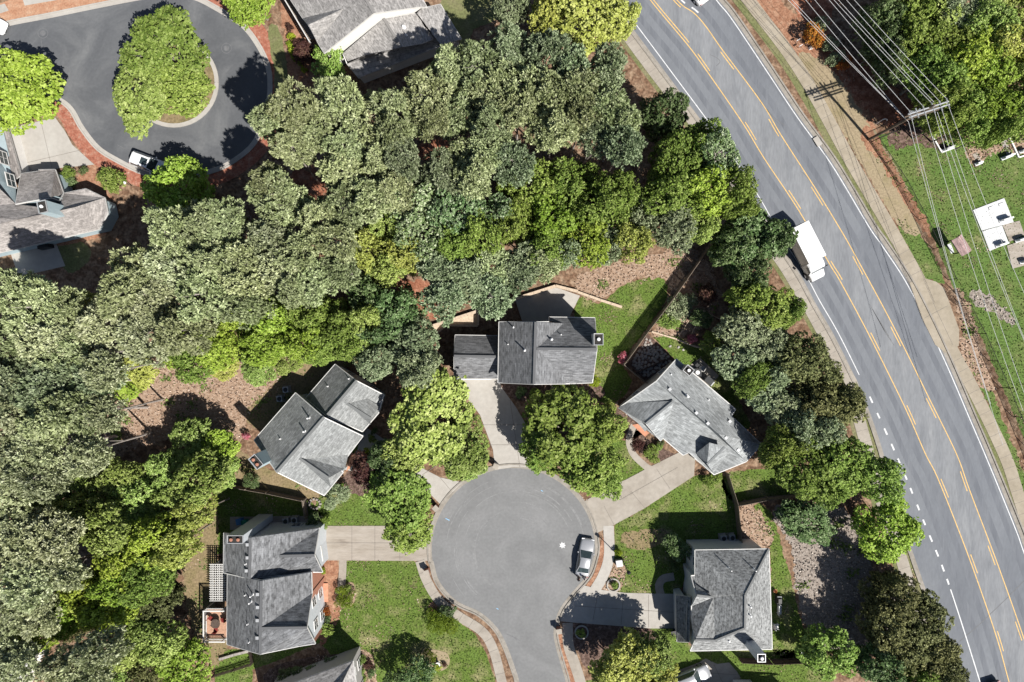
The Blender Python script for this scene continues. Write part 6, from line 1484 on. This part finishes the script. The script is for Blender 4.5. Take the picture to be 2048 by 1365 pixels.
for x, y, rz, lab in ((1592,86,.5,'upper of two small white signposts on the red mulch'),(1597,97,.5,'lower of two small white signposts on the red mulch')):
    c = empty('small_sign', P(x,y), rz, lab, 'sign'); m_ = MB(); m_.box((0,0,.35),(.05,.05,.7)); m_.build('post', M['galv'], c); m_ = MB(); m_.box((0,.04,.72),(.5,.04,.22)); m_.build('sign_panel', M['marble'], c)
m_ = MB(); m_.box((0,0,.18),(.55,.35,.36),.3,top=.7); o = m_.build('white_rock', M['marble']); o.location = P(1621,97); tag(o, 'pale block on the mulch below the big orange shrub', 'stone')
gp = empty('guy_pipe', P(1752,248), 0, 'hooked white pipe standing on the tan lawn beside the pole', 'pipe')
m_ = MB(); pts = [Vector((0,0,0)),Vector((0,0,1.2))]+[Vector((.35-.35*math.cos(a), .1*math.sin(a), 1.2+.35*math.sin(a))) for a in [R(k*20) for k in range(1,10)]]; m_.path(pts, .05, 8); m_.build('pipe', M['pvc'], gp)
c = empty('storm_inlet', P(1634,284), R(-58), 'pale concrete storm inlet in the far kerb of the main road', 'storm drain'); m_ = MB(); m_.box((0,0,.1),(1.2,.7,.22)); m_.build('cover_slab', M['concrete_w'], c); m_ = MB(); m_.box((0,-.36,.07),(.8,.04,.1)); m_.build('opening', M['plast'], c)

# ------------------------------------------------------------------ cemetery
def plot(pts, mat, label, z=.12, name='grave_slab'):
    q = [P(*p) for p in pts]; c = sum(q, Vector())/len(q); mb = MB(); n = len(q)
    t = [v-c+Vector((0,0,z)) for v in q]; b_ = [v-c for v in q]
    mb.add(b_+t, [(i,(i+1)%n,n+(i+1)%n,n+i) for i in range(n)]+[tuple(range(n,2*n))])
    bm = bmesh.new(); o = mb.build(name, M[mat]); bm.from_mesh(o.data); bmesh.ops.recalc_face_normals(bm, faces=bm.faces); bm.to_mesh(o.data); bm.free()
    o.location = c; return tag(o, label, 'grave slab')
plot([(1945,421),(2007,397),(2026,445),(1962,462)], 'granite', 'large pale grey grave slab, upper of the joined pair')
plot([(1963,463),(2003,452),(2016,486),(1978,503)], 'granite', 'pale grey grave slab, lower of the joined pair', .11)
plot([(2004,451),(2038,442),(2048,470),(2018,484)], 'concrete_s', 'stained gravel grave plot right of the pale slabs', .09)
plot([(2013,492),(2048,480),(2110,462),(2128,510),(2024,538)], 'concrete_s', 'long stained grave plot cut off by the right edge', .09)
plot([(1944,310),(1953,305),(1964,325),(1958,331)], 'concrete_s', 'small weathered grave slab alone near the wood', .06)
plot([(2000,283),(2012,279),(2021,305),(2013,310)], 'stone', 'dark weathered grave slab on the bare soil', .06)
def stone(px, py, rz, w_, h_, label, mat='marble'):
    c = empty('headstone', P(px,py), rz, label, 'headstone')
    m_ = MB(); m_.box((0,0,.12),(w_+.25,.42,.24)); m_.build('plinth', M['granite'], c)
    m_ = MB(); pr = [(-w_/2,0),(w_/2,0),(w_/2,h_*.82)]+[(w_/2*math.cos(a), h_*.82+h_*.18*math.sin(a)) for a in [R(k*20) for k in range(1,9)]]+[(-w_/2,h_*.82)]
    n = len(pr); m_.add([(x,-.1,z+.24) for x,z in pr]+[(x,.1,z+.24) for x,z in pr], [tuple(range(n))[::-1] if False else tuple(range(n)), tuple(range(n,2*n))[::-1]]+[(i,i+n,(i+1)%n+n,(i+1)%n) for i in range(n)]); m_.build('tablet', M[mat], c)
stone(2008,440,R(17),1.3,.75,'white headstone on the upper pale slab'); stone(2000,490,R(17),1.2,.7,'white headstone at the foot of the lower pale slab'); stone(2040,480,R(17),1.3,.75,'white headstone on the stained gravel plot')
stone(1955,328,R(20),.7,.5,'small white headstone near the wood'); stone(2012,315,R(22),1.3,.7,'wide pale headstone at the edge of the bare soil'); stone(1996,269,R(22),1.1,.6,'white headstone right under the wood'); stone(2044,303,R(20),.8,.6,'headstone at the right edge on the bare soil'); stone(2046,524,R(15),.9,.7,'dark headstone on the long stained plot','granite')
for x, y, l in ((1981,417,'left flat white marker on the upper pale slab'),(2001,410,'right flat white marker on the upper pale slab')):
    m_ = MB(); m_.box((0,0,.16),(.6,.32,.12),R(18)); o = m_.build('grave_marker', M['marble']); o.location = P(x,y); tag(o, l, 'grave marker')
def curb(pts, label):
    q = [P(*p) for p in pts]; mb = MB(q[0])
    for a, b_ in zip(q[:-1], q[1:]): mb.beam(a+Vector((0,0,.22)), b_+Vector((0,0,.22)), .16, .24)
    o = mb.build('grave_kerb', M['marble']); o.location = q[0]; tag(o, label, 'grave kerb')
curb([(1871,270),(1863,273),(1882,306),(1909,296)], 'pale grave kerb frame with a dark headstone under the wires'); stone(1894,299,R(20),1.3,.9,'dark headstone inside the pale kerb frame','granite')
curb([(2048,262),(2014,268),(2036,316),(2055,310)], 'grave kerb frame at the right edge')
kk = empty('notice_kiosk', P(1900,496), R(-57), 'small roofed notice board on two legs beside the cemetery fence', 'notice board')
for x in (-.9,.9): m_ = MB(); m_.box((x,0,1.1),(.12,.12,2.2)); m_.build('leg', M['metald'], kk)
m_ = MB(); m_.box((0,0,1.45),(1.7,.1,1.1)); m_.build('board', M['siding_t'], kk)
m_ = MB(); m_.add([(-1.15,-.72,2.2),(1.15,-.72,2.2),(1.15,0,2.6),(-1.15,0,2.6),(1.15,.72,2.2),(-1.15,.72,2.2)],[(0,1,2,3),(3,2,4,5),(1,4,2),(0,3,5),(0,5,4,1)])
ro = m_.build('kiosk_roof', M['roofpink'], kk); uvl = ro.data.uv_layers.new(name="UVMap")
for lp_ in ro.data.loops: v_ = ro.data.vertices[lp_.vertex_index].co; uvl.data[lp_.index].uv = (v_.x, v_.y*1.2)
plot([(1894,490),(1901,487),(1908,505),(1902,508)], 'granite', 'grey slab standing in for the shaded side below the notice board', .03, 'shaded_face_slab')  # slab added in place of the dark blue shaded face below the kiosk roof
